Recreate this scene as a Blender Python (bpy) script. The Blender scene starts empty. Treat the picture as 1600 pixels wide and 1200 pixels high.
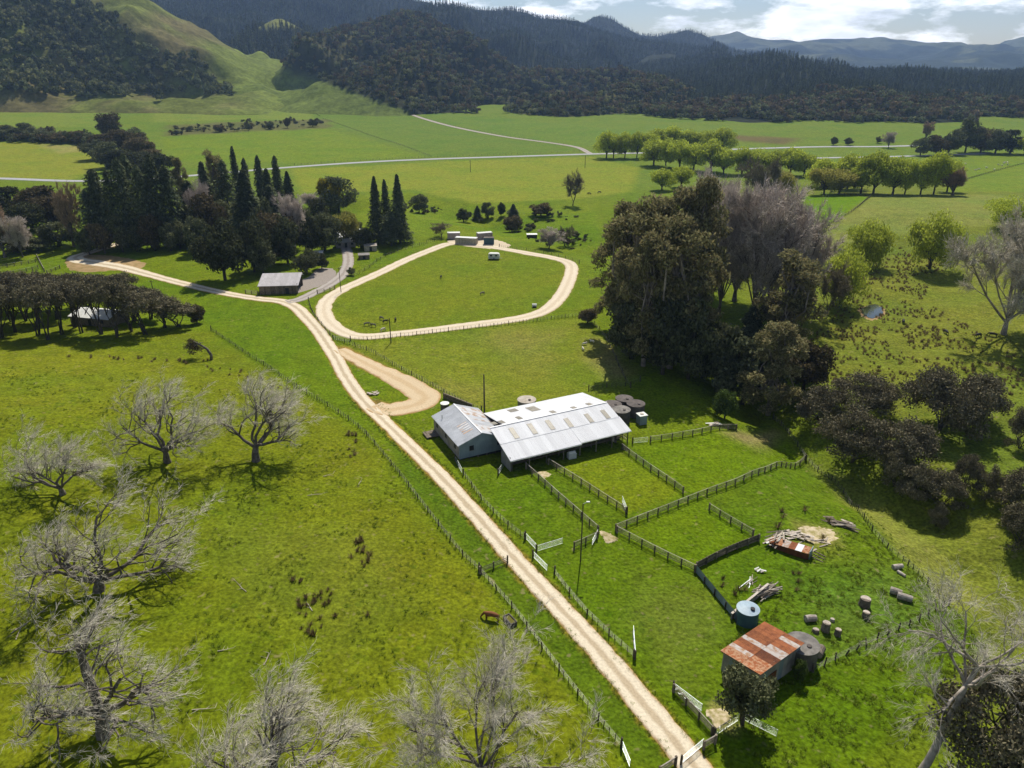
import bpy, math, random
import numpy as np

# ------------------------------------------------------------------ camera, sky, sun, exposure
sc = bpy.context.scene
H, F = 70.0, 1150.0
PIT = math.atan((600 - 95) / F)
cam = bpy.data.cameras.new('camera'); camo = bpy.data.objects.new('camera', cam)
sc.collection.objects.link(camo); sc.camera = camo
cam.sensor_width = 36; cam.lens = F / 1600 * 36; cam.clip_start = 1; cam.clip_end = 40000
camo.location = (0, 0, H); camo.rotation_euler = (math.pi / 2 - PIT, 0, 0)

SUN_EL, SUN_AZ = math.radians(52), math.radians(9)      # azimuth measured from +Y towards +X
world = bpy.data.worlds.new('World'); sc.world = world; world.use_nodes = True
wn, wl = world.node_tree.nodes, world.node_tree.links
bg = wn['Background']; bg.inputs[1].default_value = 0.055
sky = wn.new('ShaderNodeTexSky'); sky.sky_type = 'NISHITA'; sky.sun_disc = False
sky.sun_elevation = SUN_EL; sky.sun_rotation = SUN_AZ; sky.altitude = 100; sky.dust_density = 0.3; sky.ozone_density = 1.6
tc = wn.new('ShaderNodeTexCoord'); mp = wn.new('ShaderNodeMapping'); mp.inputs['Scale'].default_value = (1, 1, 3.4)
wl.new(tc.outputs['Generated'], mp.inputs[0])
cn = wn.new('ShaderNodeTexNoise'); cn.inputs['Scale'].default_value = 6.5; cn.inputs['Detail'].default_value = 6; cn.inputs['Roughness'].default_value = .58
wl.new(mp.outputs[0], cn.inputs['Vector'])
cr = wn.new('ShaderNodeValToRGB'); cr.color_ramp.elements[0].position = .575; cr.color_ramp.elements[1].position = .665
# cumulus layer: seen edge-on it closes up towards the horizon, overhead it is open
sx = wn.new('ShaderNodeSeparateXYZ'); wl.new(tc.outputs['Generated'], sx.inputs[0])
iv = wn.new('ShaderNodeMath'); iv.operation = 'SUBTRACT'; iv.inputs[0].default_value = 1; iv.use_clamp = True; wl.new(sx.outputs[2], iv.inputs[1])
pw = wn.new('ShaderNodeMath'); pw.operation = 'POWER'; pw.inputs[1].default_value = 5; wl.new(iv.outputs[0], pw.inputs[0])
ad = wn.new('ShaderNodeMath'); ad.operation = 'MULTIPLY_ADD'; ad.inputs[1].default_value = .13; wl.new(pw.outputs[0], ad.inputs[0]); wl.new(cn.outputs[0], ad.inputs[2])
wl.new(ad.outputs[0], cr.inputs[0])
cn2 = wn.new('ShaderNodeTexNoise'); cn2.inputs['Scale'].default_value = 19; cn2.inputs['Detail'].default_value = 3
wl.new(mp.outputs[0], cn2.inputs['Vector'])
cc = wn.new('ShaderNodeValToRGB'); cc.color_ramp.elements[0].position = .35; cc.color_ramp.elements[1].position = .62
cc.color_ramp.elements[0].color = (16.0, 16.4, 17.2, 1); cc.color_ramp.elements[1].color = (24.0, 24.0, 23.8, 1)
wl.new(cn2.outputs[0], cc.inputs[0])
mx = wn.new('ShaderNodeMixRGB'); wl.new(cr.outputs[0], mx.inputs[0]); wl.new(sky.outputs[0], mx.inputs[1]); wl.new(cc.outputs[0], mx.inputs[2])
wl.new(mx.outputs[0], bg.inputs[0])
sl = bpy.data.lights.new('sun', 'SUN'); sl.energy = 4.3; sl.angle = math.radians(.55); sl.color = (1, .94, .81)
so = bpy.data.objects.new('sun', sl); sc.collection.objects.link(so)
so.rotation_euler = (math.pi / 2 - SUN_EL, 0, math.pi - SUN_AZ)
so.location = (0, 0, 300)
sc.view_settings.view_transform = 'Standard'; sc.view_settings.look = 'None'
sc.view_settings.exposure = 0.38; sc.view_settings.gamma = 1
sc.cycles.max_bounces = 6; sc.cycles.diffuse_bounces = 2; sc.cycles.glossy_bounces = 2; sc.cycles.transmission_bounces = 3
sc.cycles.transparent_max_bounces = 6; sc.cycles.volume_bounces = 1; sc.cycles.caustics_reflective = False; sc.cycles.caustics_refractive = False

# ------------------------------------------------------------------ helpers
C = sc.collection
RNG = np.random.default_rng(7)
_perm = np.random.default_rng(3).permutation(512)
_ang = np.random.default_rng(4).uniform(0, 2 * np.pi, 512)
def perlin(x, y):
    x = np.asarray(x, float); y = np.asarray(y, float)
    xi = np.floor(x).astype(int); yi = np.floor(y).astype(int); fx = x - xi; fy = y - yi
    def g(ix, iy, dx, dy):
        a = _ang[_perm[(_perm[ix & 511] + iy) & 511]]
        return np.cos(a) * dx + np.sin(a) * dy
    u = fx * fx * fx * (fx * (fx * 6 - 15) + 10); v = fy * fy * fy * (fy * (fy * 6 - 15) + 10)
    a = g(xi, yi, fx, fy) * (1 - u) + g(xi + 1, yi, fx - 1, fy) * u
    b = g(xi, yi + 1, fx, fy - 1) * (1 - u) + g(xi + 1, yi + 1, fx - 1, fy - 1) * u
    return (a * (1 - v) + b * v) * 1.5
def fbm(x, y, o=4):
    s = 0; a = 1
    for k in range(o):
        s = s + a * perlin(x * 2 ** k + 17.3 * k, y * 2 ** k - 9.1 * k); a *= .5
    return s
def ss(a, b, x):
    t = np.clip((x - a) / (b - a), 0, 1); return t * t * (3 - 2 * t)
def gau(x, y, cx, cy, sx, sy): return np.exp(-((x - cx) / sx) ** 2 - ((y - cy) / sy) ** 2)
def ray(px, py):
    u = (px - 800) / F; v = (600 - py) / F; c, s = math.cos(PIT), math.sin(PIT)
    return np.array([u, c + v * s, -s + v * c])
def atz(px, py, z=0.0):
    d = ray(px, py); t = (z - H) / d[2]; return np.array([d[0] * t, d[1] * t, z])
def pdist(x, y, pts):
    """distance of points to a polyline, vectorised"""
    best = np.full(np.shape(x), 1e9)
    for (ax, ay), (bx, by) in zip(pts[:-1], pts[1:]):
        dx, dy = bx - ax, by - ay; L = dx * dx + dy * dy + 1e-9
        t = np.clip(((x - ax) * dx + (y - ay) * dy) / L, 0, 1)
        best = np.minimum(best, np.hypot(x - ax - t * dx, y - ay - t * dy))
    return best
GULLY = [tuple(atz(*p)[:2]) for p in ((1640, 960), (1540, 860), (1440, 785), (1350, 745), (1260, 690), (1190, 620), (1130, 540))]
STREAM = [tuple(atz(*p)[:2]) for p in ((480, 345), (560, 322), (640, 316), (720, 334), (800, 352), (880, 372), (950, 388), (1050, 400))]
def h(x, y):
    x = np.asarray(x, float); y = np.asarray(y, float)
    r = np.hypot(x, y)
    z = .30 * perlin(x / 26, y / 26) * (1 - ss(150, 420, r)) + .8 * perlin(x / 120 + 3, y / 120) * ss(120, 300, r)
    z = z + .07 * perlin(x / 6, y / 6) * (1 - ss(90, 200, r))
    z = z + 10.5 * gau(x, y, -128, 116, 66, 56) + 1.6 * gau(x, y, -40, 70, 30, 40)
    z = z + .5 * perlin(x / 14 + 9, y / 14) * gau(x, y, -90, 110, 60, 60)
    z = z + 7.0 * gau(x, y, 195, 330, 85, 62) + 5 * gau(x, y, 300, 400, 120, 90) + 7 * gau(x, y, 215, 190, 75, 80) + .9 * perlin(x / 22 + 5, y / 16) * ss(70, 120, x) * (1 - ss(250, 400, y))
    g = pdist(x, y, GULLY)
    z = z - 5.0 * np.exp(-(g / 10.5) ** 2)
    z = z + .8 * perlin(x / 9, y / 7 + 5) * np.exp(-(g / 26) ** 2)
    s = pdist(x, y, STREAM)
    z = z - 3.2 * np.exp(-(s / 13) ** 2) + 1.2 * perlin(x / 18, y / 18) * np.exp(-(s / 32) ** 2)
    z = z + 15 * ss(480, 1350, y) + 6 * ss(-100, -700, x) * ss(500, 900, y)
    return z
_T = np.geomspace(40, 6000, 900)
def at(px, py):
    d = ray(px, py); d = d / np.linalg.norm(d)
    t = _T
    for k in range(3):
        P = d[None] * t[:, None] + np.array([0, 0, H])
        below = P[:, 2] < h(P[:, 0], P[:, 1])
        i = int(np.argmax(below)) if below.any() else len(t) - 1
        i = max(i, 1); t = np.linspace(t[i - 1], t[i], 30)
    p = d * t[-1] + np.array([0, 0, H])
    return np.array([p[0], p[1], float(h(p[0], p[1]))])
def hz(x, y): return float(h(x, y))
def depth(p): return p[1] * math.cos(PIT) + (H - p[2]) * math.sin(PIT)

def mesh_np(name, V, Fc, smooth=False):
    V = np.asarray(V, np.float32); Fc = np.asarray(Fc, np.int32)
    me = bpy.data.meshes.new(name); n = Fc.shape[1]
    me.vertices.add(len(V)); me.vertices.foreach_set('co', V.ravel())
    me.loops.add(Fc.size); me.loops.foreach_set('vertex_index', Fc.ravel())
    me.polygons.add(len(Fc)); me.polygons.foreach_set('loop_start', np.arange(0, Fc.size, n, dtype=np.int32))
    try: me.polygons.foreach_set('loop_total', np.full(len(Fc), n, np.int32))
    except Exception: pass
    if smooth: me.polygons.foreach_set('use_smooth', np.ones(len(Fc), bool))
    me.update(calc_edges=True); me.validate()
    return me
def link(name, data, parent=None, mat=None, loc=(0, 0, 0), rz=0, scale=None):
    o = bpy.data.objects.new(name, data); C.objects.link(o)
    o.location = loc; o.rotation_euler = (0, 0, rz)
    if scale is not None: o.scale = scale
    if parent is not None: o.parent = parent
    if mat is not None and data is not None and not data.materials: data.materials.append(mat)
    return o
def tag(o, label=None, cat=None, group=None, kind=None):
    if label: o['label'] = label
    if cat: o['category'] = cat
    if group: o['group'] = group
    if kind: o['kind'] = kind
    return o
def thing(name, label, cat, loc=(0, 0, 0), rz=0, group=None, scale=None):
    return tag(link(name, None, loc=tuple(loc), rz=rz, scale=scale), label, cat, group)

class MB:
    def __init__(s): s.v = []; s.f = []
    def add(s, vs, fs):
        o = len(s.v); s.v += [tuple(v) for v in vs]; s.f += [tuple(i + o for i in f) for f in fs]; return s
    def box(s, a, b):
        (x0, y0, z0), (x1, y1, z1) = a, b
        return s.add([(x0, y0, z0), (x1, y0, z0), (x1, y1, z0), (x0, y1, z0), (x0, y0, z1), (x1, y0, z1), (x1, y1, z1), (x0, y1, z1)],
              [(0, 3, 2, 1), (4, 5, 6, 7), (0, 1, 5, 4), (1, 2, 6, 5), (2, 3, 7, 6), (3, 0, 4, 7)])
    def slab(s, poly, t):
        """polygon (3D points, counter-clockwise from above) extruded down by t"""
        n = len(poly); lo = [(p[0], p[1], p[2] - t) for p in poly]
        return s.add(list(poly) + lo, [tuple(range(n)), tuple(range(2 * n - 1, n - 1, -1))] + [(i, i + n, (i + 1) % n + n, (i + 1) % n) for i in range(n)])
    def bar(s, p, q, w, hh=None, up=(0, 0, 1)):
        p = np.array(p, float); q = np.array(q, float); hh = hh or w
        d = q - p; d /= np.linalg.norm(d) + 1e-9; u = np.array(up, float)
        if abs(d @ u) > .97: u = np.array([1., 0, 0])
        a = np.cross(d, u); a /= np.linalg.norm(a); b = np.cross(a, d)
        vs = [e + sx * a * w / 2 + sy * b * hh / 2 for e in (p, q) for sx, sy in ((-1, -1), (1, -1), (1, 1), (-1, 1))]
        return s.add(vs, [(0, 1, 2, 3), (7, 6, 5, 4), (0, 4, 5, 1), (1, 5, 6, 2), (2, 6, 7, 3), (3, 7, 4, 0)])
    def tube(s, pts, rs, n=8, caps=True):
        pts = [np.array(p, float) for p in pts]; o = len(s.v); vs = []; fs = []
        for i, p in enumerate(pts):
            d = pts[min(i + 1, len(pts) - 1)] - pts[max(i - 1, 0)]; d /= np.linalg.norm(d) + 1e-9
            u = np.array([0, 0, 1.]) if abs(d[2]) < .9 else np.array([1., 0, 0])
            a = np.cross(d, u); a /= np.linalg.norm(a); b = np.cross(a, d)
            for k in range(n):
                t = 2 * math.pi * k / n; vs.append(p + rs[i] * (a * math.cos(t) + b * math.sin(t)))
        for i in range(len(pts) - 1):
            for k in range(n):
                k2 = (k + 1) % n; fs.append((i * n + k, i * n + k2, (i + 1) * n + k2, (i + 1) * n + k))
        if caps: fs.append(tuple(range(n - 1, -1, -1))); fs.append(tuple((len(pts) - 1) * n + k for k in range(n)))
        return s.add(vs, fs)
    def mesh(s, name, smooth=False):
        me = bpy.data.meshes.new(name); me.from_pydata([tuple(map(float, v)) for v in s.v], [], s.f)
        if smooth: me.polygons.foreach_set('use_smooth', [True] * len(me.polygons))
        me.update(); return me
    def build(s, name, mat, parent=None, loc=(0, 0, 0), rz=0, smooth=False):
        return link(name, s.mesh(name, smooth), parent, mat, loc, rz)

# ------------------------------------------------------------------ materials
def newmat(name):
    m = bpy.data.materials.new(name); m.use_nodes = True
    nt = m.node_tree; b = nt.nodes['Principled BSDF']; b.inputs['Specular IOR Level'].default_value = .25
    return m, nt, nt.nodes, nt.links, b
def rgb(c): return (c[0], c[1], c[2], 1)
def simple(name, c, c2=None, scale=2.0, rough=.8, metal=0, bump=0, stretch=(1, 1, 1), rnd=.25, detail=5, ramp=(.35, .65), coord='Object', bdist=.05):
    m, nt, N, L, b = newmat(name); c2 = c2 or tuple(x * .6 for x in c)
    t = N.new('ShaderNodeTexCoord'); mpp = N.new('ShaderNodeMapping'); mpp.inputs['Scale'].default_value = stretch
    L.new(t.outputs[coord], mpp.inputs[0])
    oi = N.new('ShaderNodeObjectInfo'); ml = N.new('ShaderNodeMath'); ml.operation = 'MULTIPLY'; ml.inputs[1].default_value = 37
    L.new(oi.outputs['Random'], ml.inputs[0])
    no = N.new('ShaderNodeTexNoise'); no.noise_dimensions = '4D'; no.inputs['Scale'].default_value = scale; no.inputs['Detail'].default_value = detail
    L.new(mpp.outputs[0], no.inputs['Vector']); L.new(ml.outputs[0], no.inputs['W'])
    r = N.new('ShaderNodeValToRGB'); r.color_ramp.elements[0].position, r.color_ramp.elements[1].position = ramp
    r.color_ramp.elements[0].color = rgb(c2); r.color_ramp.elements[1].color = rgb(c); L.new(no.outputs[0], r.inputs[0])
    mr = N.new('ShaderNodeMapRange'); mr.inputs['To Min'].default_value = 1 - rnd; mr.inputs['To Max'].default_value = 1 + rnd
    L.new(oi.outputs['Random'], mr.inputs[0])
    mu = N.new('ShaderNodeMixRGB'); mu.blend_type = 'MULTIPLY'; mu.inputs[0].default_value = 1
    L.new(r.outputs[0], mu.inputs[1]); L.new(mr.outputs[0], mu.inputs[2]); L.new(mu.outputs[0], b.inputs['Base Color'])
    b.inputs['Roughness'].default_value = rough; b.inputs['Metallic'].default_value = metal
    if bump:
        bp = N.new('ShaderNodeBump'); bp.inputs['Strength'].default_value = bump; bp.inputs['Distance'].default_value = bdist
        L.new(no.outputs[0], bp.inputs['Height']); L.new(bp.outputs[0], b.inputs['Normal'])
    return m
def foliage(name, c, c2, trans=.25, var=.45, rnd=.2):
    m, nt, N, L, b = newmat(name); N.remove(b)
    ge = N.new('ShaderNodeNewGeometry'); oi = N.new('ShaderNodeObjectInfo')
    mixc = N.new('ShaderNodeMixRGB'); mixc.inputs[1].default_value = rgb(c); mixc.inputs[2].default_value = rgb(c2)
    L.new(ge.outputs['Random Per Island'], mixc.inputs[0])
    a = N.new('ShaderNodeMath'); a.operation = 'MULTIPLY'; a.inputs[1].default_value = 7.13
    fr = N.new('ShaderNodeMath'); fr.operation = 'FRACT'; L.new(ge.outputs['Random Per Island'], a.inputs[0]); L.new(a.outputs[0], fr.inputs[0])
    r1 = N.new('ShaderNodeMapRange'); r1.inputs['To Min'].default_value = 1 - var; r1.inputs['To Max'].default_value = 1 + var; L.new(fr.outputs[0], r1.inputs[0])
    r2 = N.new('ShaderNodeMapRange'); r2.inputs['To Min'].default_value = 1 - rnd; r2.inputs['To Max'].default_value = 1 + rnd; L.new(oi.outputs['Random'], r2.inputs[0])
    pr = N.new('ShaderNodeMath'); pr.operation = 'MULTIPLY'; L.new(r1.outputs[0], pr.inputs[0]); L.new(r2.outputs[0], pr.inputs[1])
    mu = N.new('ShaderNodeMixRGB'); mu.blend_type = 'MULTIPLY'; mu.inputs[0].default_value = 1; L.new(mixc.outputs[0], mu.inputs[1]); L.new(pr.outputs[0], mu.inputs[2])
    d = N.new('ShaderNodeBsdfDiffuse'); tr = N.new('ShaderNodeBsdfTranslucent'); ms = N.new('ShaderNodeMixShader'); ms.inputs[0].default_value = trans
    L.new(mu.outputs[0], d.inputs[0]); L.new(mu.outputs[0], tr.inputs[0]); L.new(d.outputs[0], ms.inputs[1]); L.new(tr.outputs[0], ms.inputs[2])
    L.new(ms.outputs[0], N['Material Output'].inputs[0])
    return m
M = {}
def ground_mat():
    m, nt, N, L, b = newmat('pasture')
    at_ = N.new('ShaderNodeAttribute'); at_.attribute_name = 'col'
    ro = N.new('ShaderNodeAttribute'); ro.attribute_name = 'long'
    t = N.new('ShaderNodeTexCoord')
    def noise(s, d=4, r=.55):
        n = N.new('ShaderNodeTexNoise'); n.inputs['Scale'].default_value = s; n.inputs['Detail'].default_value = d; n.inputs['Roughness'].default_value = r
        L.new(t.outputs['Object'], n.inputs['Vector']); return n
    def rng(src, a, c, lo, hi):
        q = N.new('ShaderNodeMapRange'); q.inputs['From Min'].default_value = a; q.inputs['From Max'].default_value = c
        q.inputs['To Min'].default_value = lo; q.inputs['To Max'].default_value = hi; L.new(src, q.inputs[0]); return q.outputs[0]
    def mul(a, c):
        q = N.new('ShaderNodeMixRGB'); q.blend_type = 'MULTIPLY'; q.inputs[0].default_value = 1; L.new(a, q.inputs[1]); L.new(c, q.inputs[2]); return q.outputs[0]
    n1, n2, n3, n4 = noise(.035, 3), noise(.30, 3, .62), noise(1.9, 2, .65), noise(.11, 3, .6)
    col = at_.outputs['Color']
    # drier, yellower grass in blotches
    dry = N.new('ShaderNodeMixRGB'); dry.blend_type = 'MULTIPLY'; dry.inputs[2].default_value = (1.10, 1.02, 1.10, 1)
    L.new(rng(n4.outputs[0], .42, .68, 0, 1), dry.inputs[0]); L.new(col, dry.inputs[1])
    lush = N.new('ShaderNodeMixRGB'); lush.blend_type = 'MULTIPLY'; lush.inputs[2].default_value = (.82, .95, .85, 1)
    L.new(rng(n1.outputs[0], .45, .65, 0, 1), lush.inputs[0]); L.new(dry.outputs[0], lush.inputs[1])
    c = mul(lush.outputs[0], rng(n2.outputs[0], .3, .7, .82, 1.18)); c = mul(c, rng(n3.outputs[0], .3, .7, .58, 1.42))
    vz = N.new('ShaderNodeTexVoronoi'); vz.inputs['Scale'].default_value = .42; vz.inputs['Randomness'].default_value = 1; L.new(t.outputs['Object'], vz.inputs['Vector'])
    wd = N.new('ShaderNodeMixRGB'); wd.blend_type = 'MULTIPLY'; wd.inputs[2].default_value = (.60, .74, .65, 1); L.new(rng(vz.outputs['Distance'], .16, .30, .85, 0), wd.inputs[0]); L.new(c, wd.inputs[1])
    sel = N.new('ShaderNodeMixRGB'); L.new(rng(n4.outputs[0], .44, .60, 0, 1), sel.inputs[0]); L.new(c, sel.inputs[1]); L.new(wd.outputs[0], sel.inputs[2]); c = sel.outputs[0]
    # small bare or straw coloured flecks
    n5 = noise(.9, 1); fl = N.new('ShaderNodeMixRGB'); fl.inputs[2].default_value = (.24, .20, .10, 1)
    L.new(rng(n5.outputs[0], .66, .78, 0, .55), fl.inputs[0]); L.new(c, fl.inputs[1])
    L.new(fl.outputs[0], b.inputs['Base Color']); b.inputs['Roughness'].default_value = .95; b.inputs['Specular IOR Level'].default_value = .05
    hs = N.new('ShaderNodeMath'); hs.operation = 'ADD'; nb = noise(.55, 2, .6); L.new(nb.outputs[0], hs.inputs[0])
    h3 = N.new('ShaderNodeMath'); h3.operation = 'MULTIPLY'; h3.inputs[1].default_value = .25; L.new(n3.outputs[0], h3.inputs[0]); L.new(h3.outputs[0], hs.inputs[1])
    bp = N.new('ShaderNodeBump'); bp.inputs['Distance'].default_value = .55
    st = N.new('ShaderNodeMath'); st.operation = 'MULTIPLY_ADD'; st.inputs[1].default_value = .6; st.inputs[2].default_value = .42; L.new(ro.outputs['Fac'], st.inputs[0])
    L.new(st.outputs[0], bp.inputs['Strength']); L.new(hs.outputs[0], bp.inputs['Height']); L.new(bp.outputs[0], b.inputs['Normal'])
    return m
def track_mat(name, mid, edge, rut):
    m, nt, N, L, b = newmat(name)
    uv = N.new('ShaderNodeUVMap'); sp = N.new('ShaderNodeSeparateXYZ'); L.new(uv.outputs[0], sp.inputs[0])
    t = N.new('ShaderNodeTexCoord')
    n1 = N.new('ShaderNodeTexNoise'); n1.inputs['Scale'].default_value = .45; n1.inputs['Detail'].default_value = 6; L.new(t.outputs['Object'], n1.inputs['Vector'])
    n2 = N.new('ShaderNodeTexNoise'); n2.inputs['Scale'].default_value = 3.2; n2.inputs['Detail'].default_value = 4; L.new(t.outputs['Object'], n2.inputs['Vector'])
    ab = N.new('ShaderNodeMath'); ab.operation = 'ABSOLUTE'; L.new(sp.outputs[0], ab.inputs[0])
    jt = N.new('ShaderNodeMath'); jt.operation = 'MULTIPLY_ADD'; jt.inputs[1].default_value = .45; L.new(n1.outputs[0], jt.inputs[0]); L.new(ab.outputs[0], jt.inputs[2])
    r = N.new('ShaderNodeValToRGB'); e = r.color_ramp.elements
    e[0].position = .28; e[0].color = rgb(mid); e[1].position = 1.0; e[1].color = rgb(mid)
    for p, c in ((.45, rut), (.72, rut)): q = e.new(p); q.color = rgb(c)
    sc_ = N.new('ShaderNodeMath'); sc_.operation = 'MULTIPLY'; sc_.inputs[1].default_value = .78; L.new(jt.outputs[0], sc_.inputs[0]); L.new(sc_.outputs[0], r.inputs[0])
    ed = N.new('ShaderNodeMapRange'); ed.inputs['From Min'].default_value = 1.08; ed.inputs['From Max'].default_value = 1.30; L.new(jt.outputs[0], ed.inputs[0])
    me = N.new('ShaderNodeMixRGB'); me.inputs[2].default_value = rgb(edge); L.new(ed.outputs[0], me.inputs[0]); L.new(r.outputs[0], me.inputs[1])
    mr = N.new('ShaderNodeMapRange'); mr.inputs['From Min'].default_value = .3; mr.inputs['From Max'].default_value = .7; mr.inputs['To Min'].default_value = .86; mr.inputs['To Max'].default_value = 1.1; L.new(n2.outputs[0], mr.inputs[0])
    mu = N.new('ShaderNodeMixRGB'); mu.blend_type = 'MULTIPLY'; mu.inputs[0].default_value = 1; L.new(me.outputs[0], mu.inputs[1]); L.new(mr.outputs[0], mu.inputs[2])
    L.new(mu.outputs[0], b.inputs['Base Color']); b.inputs['Roughness'].default_value = .95; b.inputs['Specular IOR Level'].default_value = .08
    bp = N.new('ShaderNodeBump'); bp.inputs['Strength'].default_value = .5; bp.inputs['Distance'].default_value = .08; L.new(n2.outputs[0], bp.inputs['Height']); L.new(bp.outputs[0], b.inputs['Normal'])
    return m
M['ground'] = ground_mat()
M['track'] = track_mat('limestone track', (.46, .37, .255), (.40, .24, .09), (.66, .575, .44))
M['clay'] = track_mat('clay track', (.52, .385, .235), (.40, .23, .09), (.58, .455, .30))
M['loop'] = track_mat('pale limestone', (.58, .48, .35), (.46, .36, .22), (.66, .57, .44))
M['gravel'] = track_mat('grey gravel', (.30, .26, .23), (.22, .18, .13), (.40, .36, .33))
M['seal'] = track_mat('chip seal road', (.34, .34, .36), (.22, .21, .19), (.40, .40, .42))
M['wood'] = simple('weathered timber', (.22, .18, .14), (.10, .08, .06), 3, .9, stretch=(1, 1, 1), rnd=.35)
M['post'] = simple('fence post', (.105, .085, .065), (.04, .032, .026), 4, .9, rnd=.4)
M['rail'] = simple('fence rail', (.20, .175, .14), (.10, .085, .07), 2.5, .9, rnd=.4)
M['pale'] = simple('bleached timber', (.56, .50, .42), (.30, .25, .20), 2.5, .9, rnd=.3)
M['cap'] = simple('weathered cap rail', (.36, .33, .28), (.22, .19, .16), 2.5, .9, rnd=.3)
M['wire'] = simple('fence wire', (.30, .29, .27), None, 1, .5, .6)
M['galv'] = simple('galvanised pipe', (.42, .45, .46), (.30, .33, .34), 2, .45, .55, rnd=.1)
M['white_roof'] = simple('pale iron roof', (.76, .765, .79), (.70, .70, .725), .9, .6, .0, rnd=.06, detail=8, ramp=(.36, .56), stretch=(1, .12, 1))
M['old_roof'] = simple('weathered iron roof', (.62, .635, .67), (.50, .515, .55), .5, .55, .05, rnd=.09)
M['rusty_white'] = simple('iron roof with rust', (.66, .655, .67), (.50, .36, .27), .8, .6, .1, rnd=.06, ramp=(.40, .52), stretch=(.5, 1, 1))
M['grey_roof'] = simple('mauve grey iron roof', (.42, .395, .41), (.34, .32, .33), .6, .6, .05, rnd=.08)
M['sky_light'] = simple('dull fibreglass skylight', (.30, .27, .22), (.20, .18, .15), 1.5, .45, rnd=.15)
M['blue_iron'] = simple('blue grey iron wall', (.27, .33, .38), (.20, .25, .29), .7, .6, .15, rnd=.1)
M['grey_iron'] = simple('grey iron wall', (.36, .34, .33), (.24, .22, .21), .8, .7, .15, rnd=.12)
M['dark'] = simple('dark opening', (.035, .035, .04), None, 1, .7)
M['rust'] = simple('rusted iron', (.40, .145, .055), (.20, .065, .03), 1.6, .75, .1, rnd=.22, ramp=(.3, .7), detail=8)
M['rust_dark'] = simple('dark rusted iron', (.20, .070, .032), (.12, .04, .02), 2, .8, .05, rnd=.15)
M['rust_patchy'] = simple('flaking rusted iron', (.50, .30, .18), (.36, .12, .045), 2.6, .75, .1, rnd=.1, ramp=(.42, .58), detail=9)
M['rust_white'] = simple('pale galvanised sheet', (.50, .455, .43), (.38, .22, .13), 1.8, .6, .1, rnd=.1, ramp=(.36, .54))
M['concrete'] = simple('old concrete', (.27, .25, .23), (.15, .14, .13), 1.5, .95, bump=.2, rnd=.12)
M['concrete_dark'] = simple('stained concrete', (.15, .128, .12), (.085, .075, .07), 1.3, .95, bump=.2, rnd=.15)
M['concrete_pale'] = simple('pale concrete', (.56, .50, .44), (.40, .35, .29), 1.5, .95, rnd=.1)
M['blue_tank'] = simple('blue plastic tank', (.055, .115, .15), (.04, .085, .12), 1, .5, rnd=.05)
M['blue_lid'] = simple('pale blue tank lid', (.36, .46, .54), (.28, .37, .45), 2, .5, rnd=.05)
M['white'] = simple('white paint', (.74, .74, .72), (.60, .60, .57), 1, .5, rnd=.06)
M['bark'] = simple('grey bark', (.20, .17, .145), (.075, .062, .052), 2.2, .95, bump=.4, rnd=.12)
M['bark_pale'] = simple('pale bark', (.44, .385, .33), (.20, .17, .14), 1.0, .9, rnd=.12)
M['bark_dark'] = simple('dark bark', (.085, .07, .055), (.04, .033, .027), 2, .95, rnd=.2)
M['bark_gum'] = simple('gum bark', (.26, .22, .185), (.10, .085, .07), .8, .9, rnd=.15)
M['twig'] = foliage('grey twigs', (.66, .61, .52), (.48, .44, .35), .0, .35, .08)
M['twig_mauve'] = foliage('mauve twigs', (.62, .53, .47), (.47, .405, .35), .0, .35, .1)
M['twig_tan'] = foliage('tan twigs', (.42, .30, .20), (.32, .235, .15), .0, .35, .1)
M['twig_olive'] = foliage('greenish twigs', (.22, .20, .11), (.20, .165, .12), .0, .35, .1)
M['willow'] = foliage('willow leaves', (.44, .49, .06), (.33, .39, .048), 0.5, .35, .14)
M['willow_yellow'] = foliage('yellow willow leaves', (.36, .33, .085), (.27, .26, .06), 0.5, .3, .1)
M['yellow'] = foliage('yellow leaves', (.36, .30, .03), (.24, .22, .03), .4, .3, .1)
M['gum'] = foliage('gum leaves', (.225, .222, .100), (.235, .195, .100), 0.35, .5, .15)
M['manuka'] = foliage('manuka leaves', (.200, .175, .112), (.135, .122, .075), .1, .45, .15)
M['pine'] = foliage('conifer needles', (.135, .152, .080), (.088, .106, .056), .1, .5, .2)
M['bush'] = foliage('native bush leaves', (.125, .132, .066), (.085, .095, .050), .2, .5, .5)
M['bush_pale'] = foliage('olive bush leaves', (.165, .172, .090), (.115, .125, .060), .2, .45, .2)
M['bush_brown'] = foliage('brown green leaves', (.155, .118, .066), (.105, .092, .050), .15, .4, .25)
M['green_bush'] = foliage('mid green leaves', (.095, .135, .035), (.055, .085, .022), .3, .4, .1)
M['rush'] = foliage('rush stems', (.24, .175, .09), (.15, .125, .055), 0.3, .4, .3)
M['grass'] = foliage('long grass', (.20, .25, .030), (.14, .20, .022), 0.5, .3, .25)
M['far_pine'] = foliage('plantation pine needles', (.100, .118, .072), (.072, .090, .058), .1, .4, .42)
M['hill_bush'] = foliage('hillside bush leaves', (.150, .160, .074), (.105, .118, .056), .2, .5, .5)
M['hill_brown'] = foliage('hillside brown scrub', (.205, .150, .082), (.140, .115, .060), .2, .4, .35)
M['hill_olive'] = foliage('hillside olive scrub', (.215, .215, .100), (.150, .155, .070), .2, .45, .35)
M['hay'] = simple('trampled straw', (.52, .43, .29), (.28, .24, .09), 1.6, .95, rnd=.1, ramp=(.38, .6))
M['hide_brown'] = simple('red brown hide', (.24, .095, .035), (.16, .06, .02), 2, .8)
M['hide_black'] = simple('black hide', (.022, .02, .02), (.014, .013, .013), 2, .7)
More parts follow.
